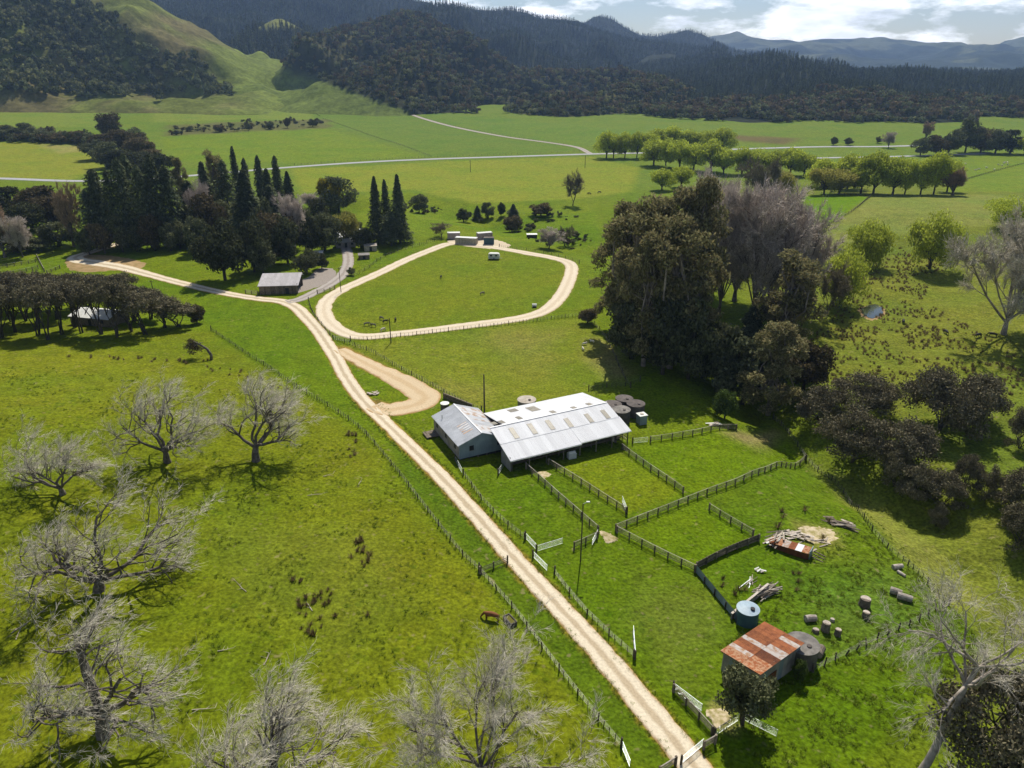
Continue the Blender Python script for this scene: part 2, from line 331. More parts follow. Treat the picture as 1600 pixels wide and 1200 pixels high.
M['hide_grey'] = simple('grey hide', (.16, .14, .13), (.09, .08, .075), 2, .8)
M['fleece'] = simple('fleece', (.66, .62, .54), (.52, .48, .40), 5, .95)
M['log'] = simple('log bark', (.20, .165, .135), (.10, .08, .065), 3, .95, rnd=.2)
M['bleached'] = simple('bleached bark', (.46, .41, .36), (.26, .22, .19), 3, .95, rnd=.15)
M['cut'] = simple('cut wood face', (.56, .49, .42), (.38, .32, .27), 3, .9, rnd=.12)
M['dirt'] = simple('bare soil', (.44, .29, .15), (.28, .20, .07), .6, .95)
def water_mat():
    m, nt, N, L, b = newmat('pond water'); b.inputs['Base Color'].default_value = (.05, .06, .055, 1); b.inputs['Roughness'].default_value = .06
    b.inputs['Specular IOR Level'].default_value = .9; return m
M['water'] = water_mat()
def hill_mat(name, attr=True):
    m, nt, N, L, b = newmat(name)
    a = N.new('ShaderNodeAttribute'); a.attribute_name = 'col'
    t = N.new('ShaderNodeTexCoord'); n = N.new('ShaderNodeTexNoise'); n.inputs['Scale'].default_value = .03; n.inputs['Detail'].default_value = 9; n.inputs['Roughness'].default_value = .6
    L.new(t.outputs['Object'], n.inputs['Vector'])
    mr = N.new('ShaderNodeMapRange'); mr.inputs['From Min'].default_value = .3; mr.inputs['From Max'].default_value = .7; mr.inputs['To Min'].default_value = .65; mr.inputs['To Max'].default_value = 1.3; L.new(n.outputs[0], mr.inputs[0])
    mu = N.new('ShaderNodeMixRGB'); mu.blend_type = 'MULTIPLY'; mu.inputs[0].default_value = 1; L.new(a.outputs['Color'], mu.inputs[1]); L.new(mr.outputs[0], mu.inputs[2])
    L.new(mu.outputs[0], b.inputs['Base Color']); b.inputs['Roughness'].default_value = .95; b.inputs['Specular IOR Level'].default_value = .03
    n2 = N.new('ShaderNodeTexNoise'); n2.inputs['Scale'].default_value = .16; n2.inputs['Detail'].default_value = 4; n2.inputs['Roughness'].default_value = .7; L.new(t.outputs['Object'], n2.inputs['Vector'])
    m2 = N.new('ShaderNodeMapRange'); m2.inputs['From Min'].default_value = .35; m2.inputs['From Max'].default_value = .65; m2.inputs['To Min'].default_value = .68; m2.inputs['To Max'].default_value = 1.25; L.new(n2.outputs[0], m2.inputs[0])
    mu2 = N.new('ShaderNodeMixRGB'); mu2.blend_type = 'MULTIPLY'; mu2.inputs[0].default_value = 1; L.new(mu.outputs[0], mu2.inputs[1]); L.new(m2.outputs[0], mu2.inputs[2]); L.new(mu2.outputs[0], b.inputs['Base Color'])
    bp = N.new('ShaderNodeBump'); bp.inputs['Strength'].default_value = .8; bp.inputs['Distance'].default_value = 4; L.new(n.outputs[0], bp.inputs['Height']); L.new(bp.outputs[0], b.inputs['Normal'])
    return m
M['hill'] = hill_mat('hill country')

# ------------------------------------------------------------------ the ground
def smooth_line(pts, step=1.5):
    P = np.array(pts, float)
    if len(P) > 2:
        Q = np.vstack([2 * P[0] - P[1], P, 2 * P[-1] - P[-2]]); out = []
        for i in range(1, len(Q) - 2):
            p0, p1, p2, p3 = Q[i - 1:i + 3]
            for t in np.linspace(0, 1, 12, endpoint=False):
                out.append(.5 * (2 * p1 + (p2 - p0) * t + (2 * p0 - 5 * p1 + 4 * p2 - p3) * t * t + (3 * p1 - p0 - 3 * p2 + p3) * t ** 3))
        out.append(P[-1]); P = np.array(out)
    s = np.concatenate([[0], np.cumsum(np.linalg.norm(np.diff(P, axis=0), axis=1))])
    n = max(2, int(s[-1] / step) + 1); q = np.linspace(0, s[-1], n)
    return np.stack([np.interp(q, s, P[:, k]) for k in range(P.shape[1])], 1)
def wl_(pxs): return [tuple(at(*p)[:2]) for p in pxs]
TR = {
 'main': wl_([(1130, 1262), (1074, 1184), (1012, 1108), (960, 1045), (912, 990), (860, 934), (811, 881), (766, 830), (722, 781), (682, 738), (640, 697), (600, 658), (564, 622), (541, 590), (525, 560), (500, 521), (481, 499), (463, 481), (440, 471), (405, 467), (345, 457), (285, 443), (232, 429), (190, 418), (150, 411), (124, 407), (118, 402), (135, 396), (165, 387), (192, 379)]),
 'drive': wl_([(448, 472), (468, 468), (492, 457), (518, 443), (536, 428), (544, 410), (542, 393), (536, 378)]),
 'loop': wl_([(536, 452), (516, 464), (506, 480), (511, 499), (532, 517), (565, 526), (620, 522), (690, 514), (760, 505), (815, 497), (850, 486), (872, 468), (886, 445), (893, 424), (889, 411), (860, 402), (820, 395), (775, 387), (735, 381), (703, 381), (675, 390), (640, 404), (600, 423), (560, 441), (534, 452)]),
 'tear': wl_([(530, 546), (556, 560), (592, 578), (630, 597), (655, 612), (664, 622), (655, 631), (632, 637), (604, 641), (584, 634)]),
 'road': wl_([(-160, 274), (0, 279), (125, 283), (240, 279), (340, 271), (460, 261), (600, 252), (760, 246), (920, 241), (1050, 238), (1190, 232), (1290, 229.5), (1385, 229), (1480, 226)]),
 'road2': wl_([(1230, 248), (1330, 246), (1440, 243.5), (1540, 240)]),
 'farm': wl_([(922, 240), (900, 230), (850, 222), (790, 214), (730, 203), (680, 191), (640, 178), (600, 162), (562, 146), (540, 138)]),
}
def inpoly(x, y, poly):
    ins = np.zeros(x.shape, bool); n = len(poly)
    for i in range(n):
        (x1, y1), (x2, y2) = poly[i], poly[(i + 1) % n]
        c = ((y1 > y) != (y2 > y)) & (x < (x2 - x1) * (y - y1) / (y2 - y1 + 1e-12) + x1); ins ^= c
    return ins
def paint(col, x, y, pxpoly, c, soft, amt=1.0, wob=0.0):
    poly = wl_(pxpoly); P = np.array(poly); s = soft * 2 + wob
    idx = np.where((x > P[:, 0].min() - s) & (x < P[:, 0].max() + s) & (y > P[:, 1].min() - s) & (y < P[:, 1].max() + s))[0]
    if not len(idx): return
    xx, yy = x[idx], y[idx]
    if wob: xx = xx + wob * perlin(xx / (wob * 3 + 1), yy / (wob * 3 + 1)); yy = yy + wob * perlin(xx / (wob * 3 + 1) + 40, yy / (wob * 3 + 1))
    d = pdist(xx, yy, poly + poly[:1]); d = np.where(inpoly(xx, yy, poly), d, -d)
    w = (ss(-soft, soft, d) * amt)[:, None]
    col[idx, :3] = col[idx, :3] * (1 - w) + np.array(c)[None] * w
a_in = np.linspace(-48, 48, 861); a_out = np.linspace(48, 312, 67)[1:-1]
ang = np.radians(np.concatenate([a_in, a_out])); na = len(ang)
rad = np.concatenate([[2, 12, 24], np.geomspace(34, 1500, 445), np.geomspace(1500, 5950, 24)[1:]]); nr = len(rad)
A, R = np.meshgrid(ang, rad)
GX = (np.sin(A) * R).ravel(); GY = (np.cos(A) * R).ravel(); GZ = h(GX, GY)
i, j = np.meshgrid(np.arange(nr - 1), np.arange(na), indexing='ij'); j2 = (j + 1) % na
FQ = np.stack([i * na + j, i * na + j2, (i + 1) * na + j2, (i + 1) * na + j], -1).reshape(-1, 4)[:, ::-1]
gme = mesh_np('ground', np.stack([GX, GY, GZ], 1), FQ, True)
col = np.ones((len(GX), 4)); lng = np.full(len(GX), .25)
G_FIELD, G_LUSH, G_OLIVE, G_YEL, G_DEEP = (.130, .178, .008), (.098, .165, .006), (.165, .182, .030), (.225, .240, .034), (.066, .118, .006)
col[:, :3] = G_FIELD
far = ss(380, 480, GY)[:, None]; col[:, :3] = col[:, :3] * (1 - far) + np.array((.135, .190, .028)) * far
right = (ss(25, 60, GX - .15 * GY) * (1 - ss(420, 500, GY)))[:, None]; col[:, :3] = col[:, :3] * (1 - right * .9) + np.array((.150, .175, .030)) * right * .9
PT = lambda *a, **k: paint(col, GX, GY, *a, **k)
# left hillside pasture
PT([(-500, 520), (0, 500), (330, 520), (600, 712), (760, 905), (985, 1200), (1000, 1400), (-600, 1400)], (.146, .172, .010), 3)
PT([(-100, 540), (150, 548), (330, 590), (200, 640), (0, 640), (-100, 640)], (.172, .186, .014), 9, .6, 4)
PT([(330, 800), (560, 830), (640, 960), (520, 1010), (380, 940)], (.165, .175, .030), 6, .4, 5)
# verge between fence and track, paddock below the junction
PT([(205, 425), (330, 457), (452, 474), (505, 525), (540, 600), (620, 680), (560, 668), (455, 600), (330, 517), (300, 460)], (.112, .170, .006), 1.5)
PT([(600, 680), (700, 742), (820, 865), (1000, 1100), (1090, 1220), (980, 1190), (860, 1030), (748, 892), (640, 760)], (.088, .140, .008), 1.5)
# loop paddock, centre paddock
PT([(520, 470), (560, 445), (650, 405), (710, 385), (880, 410), (885, 440), (850, 480), (700, 510), (560, 520), (515, 500)], (.148, .185, .012), 1.5)
PT([(545, 540), (700, 520), (905, 495), (945, 530), (985, 590), (980, 615), (900, 618), (760, 640), (650, 605)], (.165, .195, .020), 1.0)
PT([(760, 515), (880, 520), (840, 550), (760, 545)], (.245, .215, .075), 7, .6, 4)
PT([(770, 535), (870, 560), (850, 590), (780, 570)], (.225, .210, .060), 6, .4, 4)
PT([(925, 530), (975, 560), (990, 590), (950, 590), (925, 565)], (.27, .22, .12), 4, .8, 3)
PT([(690, 590), (760, 605), (750, 632), (690, 620)], (.225, .205, .060), 4, .5, 3)
# yards below the woolshed
PT([(720, 735), (790, 722), (925, 690), (1000, 690), (1200, 665), (1290, 760), (1480, 945), (1540, 1010), (1340, 1200), (1150, 1230), (1010, 1060), (860, 890)], (.098, .155, .006), 1.2)
PT([(860, 722), (972, 702), (1067, 771), (977, 803)], (.145, .190, .008), 1.0)
PT([(985, 695), (1200, 668), (1250, 716), (1100, 772), (1066, 768)], (.125, .185, .005), 1.0)
PT([(962, 830), (1100, 777), (1185, 845), (1088, 890)], (.115, .178, .005), 1.0)
PT([(1100, 775), (1255, 718), (1330, 790), (1420, 885), (1330, 900), (1180, 830)], (.105, .160, .008), 1.0)
PT([(1130, 675), (1205, 672), (1215, 695), (1170, 697)], (.26, .21, .13), 3, .85, 2)
PT([(1000, 900), (1090, 910), (1150, 1000), (1080, 1060), (1000, 980)], (.135, .170, .035), 5, .6, 4)
PT([(1240, 815), (1300, 830), (1305, 850), (1260, 855)], (.30, .25, .11), 2, .8, 1.5)
PT([(1215, 840), (1320, 850), (1330, 875), (1260, 880)], (.17, .19, .03), 3, .7, 2)
PT([(1105, 1100), (1150, 1108), (1150, 1140), (1118, 1140)], (.33, .28, .14), 1.2, .8, 1)
PT([(1250, 900), (1450, 900), (1420, 1020), (1250, 1010)], (.105, .170, .035), 5, .6, 4)
# right slope below the boundary fence, rushy slope
PT([(1260, 725), (1480, 945), (1560, 960), (1480, 870), (1350, 765), (1290, 735)], (.195, .215, .050), 2)
PT([(1290, 420), (1620, 400), (1700, 640), (1420, 600), (1250, 580)], (.165, .185, .030), 8)
PT([(1200, 330), (1262, 366), (1320, 336), (1358, 308), (1290, 302), (1220, 314)], (.118, .205, .004), .8)
PT([(1264, 368), (1325, 337), (1362, 308), (1550, 304), (1700, 330), (1560, 350), (1420, 365), (1300, 380)], (.195, .215, .060), 3)
PT([(1480, 300), (1620, 300), (1700, 230), (1440, 243)], (.150, .205, .024), 4)
# beyond the stream
PT([(455, 264), (700, 252), (925, 245), (1000, 262), (985, 300), (890, 312), (740, 318), (640, 296), (560, 300), (470, 300)], (.205, .235, .030), 4)
PT([(560, 305), (640, 300), (730, 325), (930, 320), (940, 390), (760, 375), (640, 370), (560, 340)], (.150, .200, .012), 4)
PT([(690, 350), (930, 330), (940, 385), (850, 380)], (.120, .185, .008), 3)
PT([(-200, 222), (128, 222), (165, 262), (110, 281), (-200, 276)], (.215, .235, .036), 4)
PT([(60, 226), (128, 226), (140, 236), (90, 240)], (.32, .27, .14), 6, .6, 5)
PT([(-200, 284), (100, 286), (200, 290), (260, 380), (-100, 400)], (.13, .185, .016), 4)
PT([(250, 214), (505, 199), (665, 245), (460, 255), (270, 252)], (.150, .210, .022), 4)
PT([(425, 143), (532, 131), (915, 235), (670, 246), (505, 190)], (.125, .185, .032), 3)
PT([(500, 190), (425, 143), (240, 172), (240, 192), (380, 186)], (.170, .215, .042), 6)
PT([(585, 150), (640, 176), (730, 200), (900, 228), (960, 222), (1010, 205), (860, 192), (700, 178)], (.125, .190, .030), 4)
PT([(-200, 168), (150, 172), (160, 200), (-200, 198)], (.165, .215, .042), 6)
PT([(-200, 130), (100, 150), (300, 160), (480, 126), (400, 150), (250, 170), (-200, 168)], (.150, .140, .056), 12, .9, 20)
PT([(265, 196), (510, 186), (515, 200), (260, 212)], (.12, .115, .055), 8, .9, 10)
PT([(1140, 211), (1250, 216), (1230, 226), (1150, 220)], (.14, .10, .06), 8, .9, 8)
# soil along the tracks
for nm, w, cc_ in (('main', 2.1, (.30, .19, .05)), ('tear', 3.0, (.32, .19, .08)), ('loop', 2.8, (.26, .24, .06))):
    P = np.array(TR[nm]); idx = np.where((GX > P[:, 0].min() - 9) & (GX < P[:, 0].max() + 9) & (GY > P[:, 1].min() - 9) & (GY < P[:, 1].max() + 9))[0]
    d = pdist(GX[idx], GY[idx], [tuple(p) for p in smooth_line(P, 4)]); w_ = (1 - ss(w * .75, w * 1.15, d + .5 * perlin(GX[idx] / 1.5, GY[idx] / 1.5)))[:, None] * .8
    col[idx, :3] = col[idx, :3] * (1 - w_) + np.array(cc_) * w_
lng += .6 * ((GX > 15) & (GY < 110)) + .35 * ss(0, 60, GX) * (GY < 260)
col[:, :3] *= np.array((.87, .88, .60))
ca = gme.attributes.new('col', 'FLOAT_COLOR', 'POINT'); ca.data.foreach_set('color', col.astype(np.float32).ravel())
la = gme.attributes.new('long', 'FLOAT', 'POINT'); la.data.foreach_set('value', lng.astype(np.float32))
tag(link('ground', gme, None, M['ground']), 'rolling green pasture and valley floor', kind='structure')

# ------------------------------------------------------------------ tracks and roads
def ribbon(name, pts, width, mat, label, step=1.2, jit=.25, closed=False):
    P = smooth_line(pts, step); n = len(P)
    T = np.gradient(P, axis=0)
    if closed: T[0] = T[-1] = P[1] - P[-2]
    T /= np.linalg.norm(T, axis=1)[:, None] + 1e-9
    Nn = np.stack([-T[:, 1], T[:, 0]], 1); s = np.arange(n) * step
    offs = np.array([-1.06, -1, -.8, -.45, 0, .45, .8, 1, 1.06]); V = []; U = []
    wv = np.full(n, width / 2.) if np.isscalar(width) else np.interp(np.linspace(0, 1, n), np.linspace(0, 1, len(width)), width) / 2
    wa = wv + jit * (perlin(s / 3.1, s * 0 + 5) + .6 * perlin(s / 1.1, s * 0 + 15)); wb = wv + jit * (perlin(s / 3.3, s * 0 + 77) + .6 * perlin(s / 1.2, s * 0 + 55))
    if closed: wa[-1], wb[-1] = wa[0], wb[0]
    for o in offs:
        q = P + Nn * (o * np.where(o < 0, wa, wb))[:, None]
        lift = .055 + .00022 * q[:, 1] - (.16 if abs(o) > 1.01 else 0.02 if abs(o) > .9 else 0) - .03 * math.exp(-((abs(o) - .45) / .2) ** 2)
        V.append(np.stack([q[:, 0], q[:, 1], h(q[:, 0], q[:, 1]) + lift], 1)); U.append(np.stack([np.full(n, o), s], 1))
    m = len(offs); V = np.array(V).transpose(1, 0, 2).reshape(-1, 3); U = np.array(U).transpose(1, 0, 2).reshape(-1, 2)
    i, j = np.meshgrid(np.arange(n - 1), np.arange(m - 1), indexing='ij')
    Fq = np.stack([i * m + j, i * m + j + 1, (i + 1) * m + j + 1, (i + 1) * m + j], -1).reshape(-1, 4)[:, ::-1]
    me = mesh_np(name, V, Fq, True); uv = me.uv_layers.new(name='UVMap')
    li = np.zeros(len(me.loops), np.int32); me.loops.foreach_get('vertex_index', li); uv.data.foreach_set('uv', U[li].astype(np.float32).ravel())
    return tag(link(name, me, None, mat), label, kind='structure')
ribbon('public_road', TR['road'], 6.5, M['seal'], 'sealed country road crossing the valley', 5, .1)
ribbon('public_road', TR['road2'], 6.0, M['seal'], 'sealed road bend behind the willow row', 5, .1)
ribbon('farm_lane', TR['farm'], 5.0, M['gravel'], 'narrow gravel lane running up the valley to the bush hill', 5, .2)
ribbon('clay_turnaround', TR['tear'], [3.5, 4.5, 5, 5.5, 6.5, 7, 7, 6.5, 5], M['clay'], 'orange clay turning loop beside the woolshed', 1.2, .4)
ribbon('farm_track', TR['main'], [3.7, 3.6, 3.4, 3.3, 3.3, 3.3, 3.5, 3.7, 4.0, 4.2, 4.4, 4.2, 4.2, 4.4, 6, 7.5, 5, 5], M['track'], 'main limestone farm track with pale wheel ruts', 1.2, .2)
o = ribbon('gravel_drive', TR['drive'], 4.2, M['gravel'], 'grey gravel drive to the house in the trees', 1.5, .2); o.location.z += .012
o = ribbon('loop_track', TR['loop'], 4.7, M['loop'], 'pale limestone loop track around the horse paddock', 1.5, .3, True); o.location.z += .006
def patch(name, pxpoly, mat, label, lift=.03, n=48, jit=.12, rings=5):
    P = np.array(wl_(pxpoly)); c = P.mean(0); lift = lift + .04
    if sum(P[k - 1][0] * P[k][1] - P[k][0] * P[k - 1][1] for k in range(len(P))) < 0: P = P[::-1]
    P2 = smooth_line(np.vstack([P, P[:1]]), .6)
    idx = np.linspace(0, len(P2) - 1, n, endpoint=False).astype(int); B = P2[idx]
    V = [(c[0], c[1], hz(*c) + lift)]; Fc = []
    for r in range(1, rings + 1):
        k = r / rings
        for q in range(n):
            p = c + (B[q] - c) * k * (1 + (jit * float(perlin(q * .7, 3.3)) if r == rings else 0))
            V.append((p[0], p[1], hz(*p) + lift * (1 if r < rings else -.6)))
    for q in range(n): Fc.append((0, 1 + q, 1 + (q + 1) % n))
    for r in range(rings - 1):
        for q in range(n):
            a, b_ = 1 + r * n + q, 1 + r * n + (q + 1) % n; Fc.append((a, a + n, b_ + n, b_))
    mb = MB(); mb.v = V; mb.f = Fc
    return tag(mb.build(name, mat, smooth=True), label, kind='structure')
patch('clay_verge', [(98, 410), (125, 398), (170, 398), (225, 408), (222, 418), (150, 426), (105, 424)], M['dirt'], 'orange clay verge at the bend of the track', .03)
patch('clay_verge', [(165, 404), (222, 409), (222, 420), (175, 417)], M['dirt'], 'small clay scrape above the track bend', .035)
patch('barn_yard', [(455, 462), (520, 441), (528, 425), (518, 418), (498, 418), (482, 432), (466, 440), (462, 455)], M['gravel'], 'bare gravel yard beside the barn', .035)
patch('container_yard', [(700, 379), (705, 374), (765, 373), (800, 383), (780, 390), (730, 386)], M['loop'], 'pale gravel yard around the storage containers', .05)
patch('gravel_pad', [(528, 139), (556, 138), (580, 142), (560, 146)], M['seal'], 'grey gravel pad at the top of the farm lane', .3)
patch('straw_patch', [(936, 828), (950, 832), (966, 842), (958, 850), (945, 848)], M['hay'], 'trampled straw in the yard gateway', .03, jit=.4)
patch('straw_patch', [(838, 738), (852, 736), (862, 742), (850, 748)], M['hay'], 'trampled straw outside the woolshed', .03, jit=.4)
patch('straw_patch', [(1102, 1108), (1135, 1108), (1142, 1128), (1118, 1140)], M['hay'], 'trampled straw behind the bottom gate', .03, jit=.4)
patch('rubble_patch', [(1250, 822), (1300, 826), (1305, 846), (1262, 850)], M['hay'], 'bare earth where an old yard stood', .03, jit=.4)
patch('pond_bank', [(1340, 482), (1362, 475), (1382, 482), (1384, 492), (1366, 502), (1344, 496)], M['dirt'], 'muddy brown bank around the pond', .04, jit=.3)
pp = patch('pond', [(1346, 487), (1360, 479), (1374, 482), (1378, 491), (1366, 498), (1350, 494)], M['water'], 'small pond reflecting the sky beside the willow', .10, jit=.2)
zs = [v.co.z for v in pp.data.vertices]
for v in pp.data.vertices: v.co.z = max(zs) + .02

# ------------------------------------------------------------------ hills
def prof(pts, D):
    xs, zs = [], []
    for p in pts:
        d = ray(*p); t = D / d[1]; xs.append(d[0] * t); zs.append(H + d[2] * t)
    return np.array(xs), np.array(zs)
HILLS = {}
def hill(name, pts, D, wf, wb, label, colfn, nx=170, ny=80, rough=14, freq=1 / 160, power=1.15, foot=0, kind='structure', dw=0, edge=.0):
    xs, zs = prof(pts, D)
    seed = len(HILLS) * 31.7
    def fz(x, y):
        zr = np.interp(x, xs, zs)
        zr = np.convolve(np.pad(zr, 3, 'edge'), np.ones(7) / 7, 'valid') if (np.ndim(zr) == 1 and False) else zr
        w = (wf + dw * (x - xs.min()) / (xs.max() - xs.min())) * (1 + edge * fbm(x / 210 + seed, 0 * x + 1.7, 3))
        t = (y - D) / np.where(y < D, w, wb); t = np.clip(np.abs(t), 0, 1)
        prof_ = np.where(y < D, (1 - t) ** power * (1 - .0 * t), (1 - t * t))
        base = foot + 15 * ss(480, 1350, y)
        n = fbm(x * freq + seed, y * freq) * rough * np.minimum(1, t * 3 + .12) * np.minimum(1, (1 - t) * 2.2) * np.clip((zr - base) / 60, 0, 1)
        gl = -np.abs(perlin(x * freq * 1.3 + seed, y * freq * .35)) * rough * 1.1 * np.minimum(1, t * 2.5) * (1 - t) * np.clip((zr - base) / 60, 0, 1)
        return base + (zr - base) * prof_ + n + gl - 5 * ss(.9, 1, t)
    X = np.linspace(xs.min(), xs.max(), nx); Y = np.concatenate([np.linspace(D - wf * (1 + edge * 1.2) - max(dw, 0), D, ny), np.linspace(D, D + wb, 14)[1:]])
    gx, gy = np.meshgrid(X, Y); gz = fz(gx.ravel(), gy.ravel())
    i, j = np.meshgrid(np.arange(len(Y) - 1), np.arange(nx - 1), indexing='ij')
    Fq = np.stack([i * nx + j, i * nx + j + 1, (i + 1) * nx + j + 1, (i + 1) * nx + j], -1).reshape(-1, 4)
    me = mesh_np(name, np.stack([gx.ravel(), gy.ravel(), gz], 1), Fq, True)
    c = np.ones((gx.size, 4)); c[:, :3] = colfn(gx.ravel(), gy.ravel(), gz)
    at_ = me.attributes.new('col', 'FLOAT_COLOR', 'POINT'); at_.data.foreach_set('color', c.astype(np.float32).ravel())
    HILLS[name] = (fz, xs.min(), xs.max(), D - wf * (1 + edge * 1.2) - max(dw, 0), D)
    return tag(link(name, me, None, M['hill']), label, kind=kind)
def pix(x, y, z):
    c, s = math.cos(PIT), math.sin(PIT); dz = z - H; d = y * c - dz * s
    return 800 + F * x / d, 600 - F * (y * s + dz * c) / d
def cmix(a, b, t): t = np.clip(t, 0, 1)[:, None]; return np.array(a) * (1 - t) + np.array(b) * t
def left_c(x, y, z):
    c = cmix((.128, .150, .034), (.135, .118, .050), .35 + 1.3 * fbm(x / 90, y / 90, 4)); px, py = pix(x, y, z); w = (ss(300, 420, px) * .8)[:, None]
    return c * (1 - w) + np.array((.135, .175, .034)) * w
def bush_edge(px, py): return 104 + (px - 440) * .36 - py      # > 0 inside the bush
def bush_c(x, y, z):
    c = cmix((.030, .033, .016), (.10, .095, .04), ss(.25, .6, fbm(x / 110, y / 110, 3))); px, py = pix(x, y, z); e = bush_edge(px, py)
    w = np.maximum(1 - ss(-4, 3, e), 1 - ss(428, 452, px))[:, None]; return c * (1 - w) + np.array((.12, .155, .034)) * w
pine_c = lambda x, y, z: cmix((.022, .028, .018), (.022, .028, .018), z * 0)
far_c = lambda x, y, z: cmix((.030, .040, .030), (.085, .095, .055), ss(.05, .35, fbm(x / 420, y / 300, 4) + (z - 95) / 260))
hill('left_hill', [(-420, -260), (-250, -200), (-100, -140), (50, -80), (150, -40), (228, -2), (268, 30), (300, 48), (345, 72), (385, 98), (420, 110), (470, 122), (520, 130)], 1250, 330, 380, 'steep grassy hill with bush on its flank', left_c, rough=34, power=1.0)
hill('knob_hill', [(330, 95), (370, 70), (405, 42), (428, 30), (440, 29), (462, 40), (495, 62), (540, 92)], 1750, 380, 250, 'small pointed hill with a bright green top', lambda x, y, z: cmix((.03, .035, .018), (.17, .18, .05), ss(122, 140, z)), nx=80, ny=40, rough=8)
hill('bush_hill', [(400, 125), (445, 112), (480, 70), (520, 50), (565, 44), (600, 36), (640, 27), (668, 31), (695, 46), (730, 66), (770, 90), (810, 108), (860, 116), (930, 118), (1010, 122), (1080, 135), (1150, 150)], 1450, 460, 350, 'rounded hill clothed in dark native bush', bush_c, rough=48, power=1.1, dw=130, edge=.14)
hill('pine_ridge', [(-500, -160), (-100, -90), (120, -50), (230, -28), (350, -20), (450, -18), (560, -10), (620, -4), (655, 6), (690, 13), (760, 14), (800, 13), (832, 27), (870, 41), (900, 48), (960, 60), (1040, 76), (1150, 96), (1300, 116), (1450, 126)], 2500, 1050, 600, 'long high ridge planted in dark pine forest', pine_c, nx=220, rough=85, freq=1 / 330, power=1.15)
hill('forest_bench', [(880, 140), (960, 118), (1060, 98), (1120, 96), (1180, 100), (1260, 108), (1330, 114), (1450, 116), (1600, 115), (1750, 110), (2000, 100)], 1950, 1080, 500, 'low bench covered in plantation forest', pine_c, nx=200, rough=40, freq=1 / 240, power=.9, edge=.10)
hill('peak_hill', [(840, 80), (880, 56), (900, 46), (918, 37), (934, 29), (944, 27), (956, 31), (976, 43), (1000, 54), (1030, 58), (1052, 54), (1075, 50), (1095, 52), (1120, 64), (1160, 82), (1240, 105)], 3300, 800, 500, 'pointed forested peak on the skyline', pine_c, nx=160, ny=60, rough=45, freq=1 / 300)
hill('far_range', [(820, 100), (1000, 82), (1100, 71), (1140, 63), (1165, 57), (1182, 59), (1200, 62), (1230, 62), (1250, 66), (1290, 61), (1330, 62), (1365, 65), (1385, 63), (1420, 69), (1450, 70), (1490, 72), (1540, 75), (1570, 68), (1600, 60), (1680, 48), (1800, 56), (1960, 70)], 5200, 1900, 700, 'distant blue range along the horizon', far_c, nx=240, ny=90, rough=75, freq=1 / 620, power=1.0)

# ------------------------------------------------------------------ tree makers
def frusta(p0, p1, r0, r1, n):
    """separate tapered tubes for arrays of segments"""
    p0, p1, r0, r1 = (np.asarray(a, float) for a in (p0, p1, r0, r1)); k = len(p0)
    d = p1 - p0; d /= np.linalg.norm(d, axis=1)[:, None] + 1e-9
    u = np.where((np.abs(d[:, 2]) < .9)[:, None], np.array([0, 0, 1.]), np.array([1., 0, 0]))
    a = np.cross(d, u); a /= np.linalg.norm(a, axis=1)[:, None] + 1e-9; b = np.cross(a, d)
    th = 2 * np.pi * np.arange(n) / n
    ring = a[:, None] * np.cos(th)[None, :, None] + b[:, None] * np.sin(th)[None, :, None]
    V = np.concatenate([p0[:, None] + ring * r0[:, None, None], p1[:, None] + ring * r1[:, None, None]], 1).reshape(-1, 3)
    q = np.arange(n); q2 = (q + 1) % n; f = np.stack([q, q2, q2 + n, q + n], 1)
    return V, (f[None] + (np.arange(k) * 2 * n)[:, None, None]).reshape(-1, 4)
def joinq(parts):
    V = []; Fc = []; o = 0
    for v, f in parts:
        V.append(v); Fc.append(f + o); o += len(v)
    return np.concatenate(V), np.concatenate(Fc)
def unit(v): return v / (np.linalg.norm(v) + 1e-9)
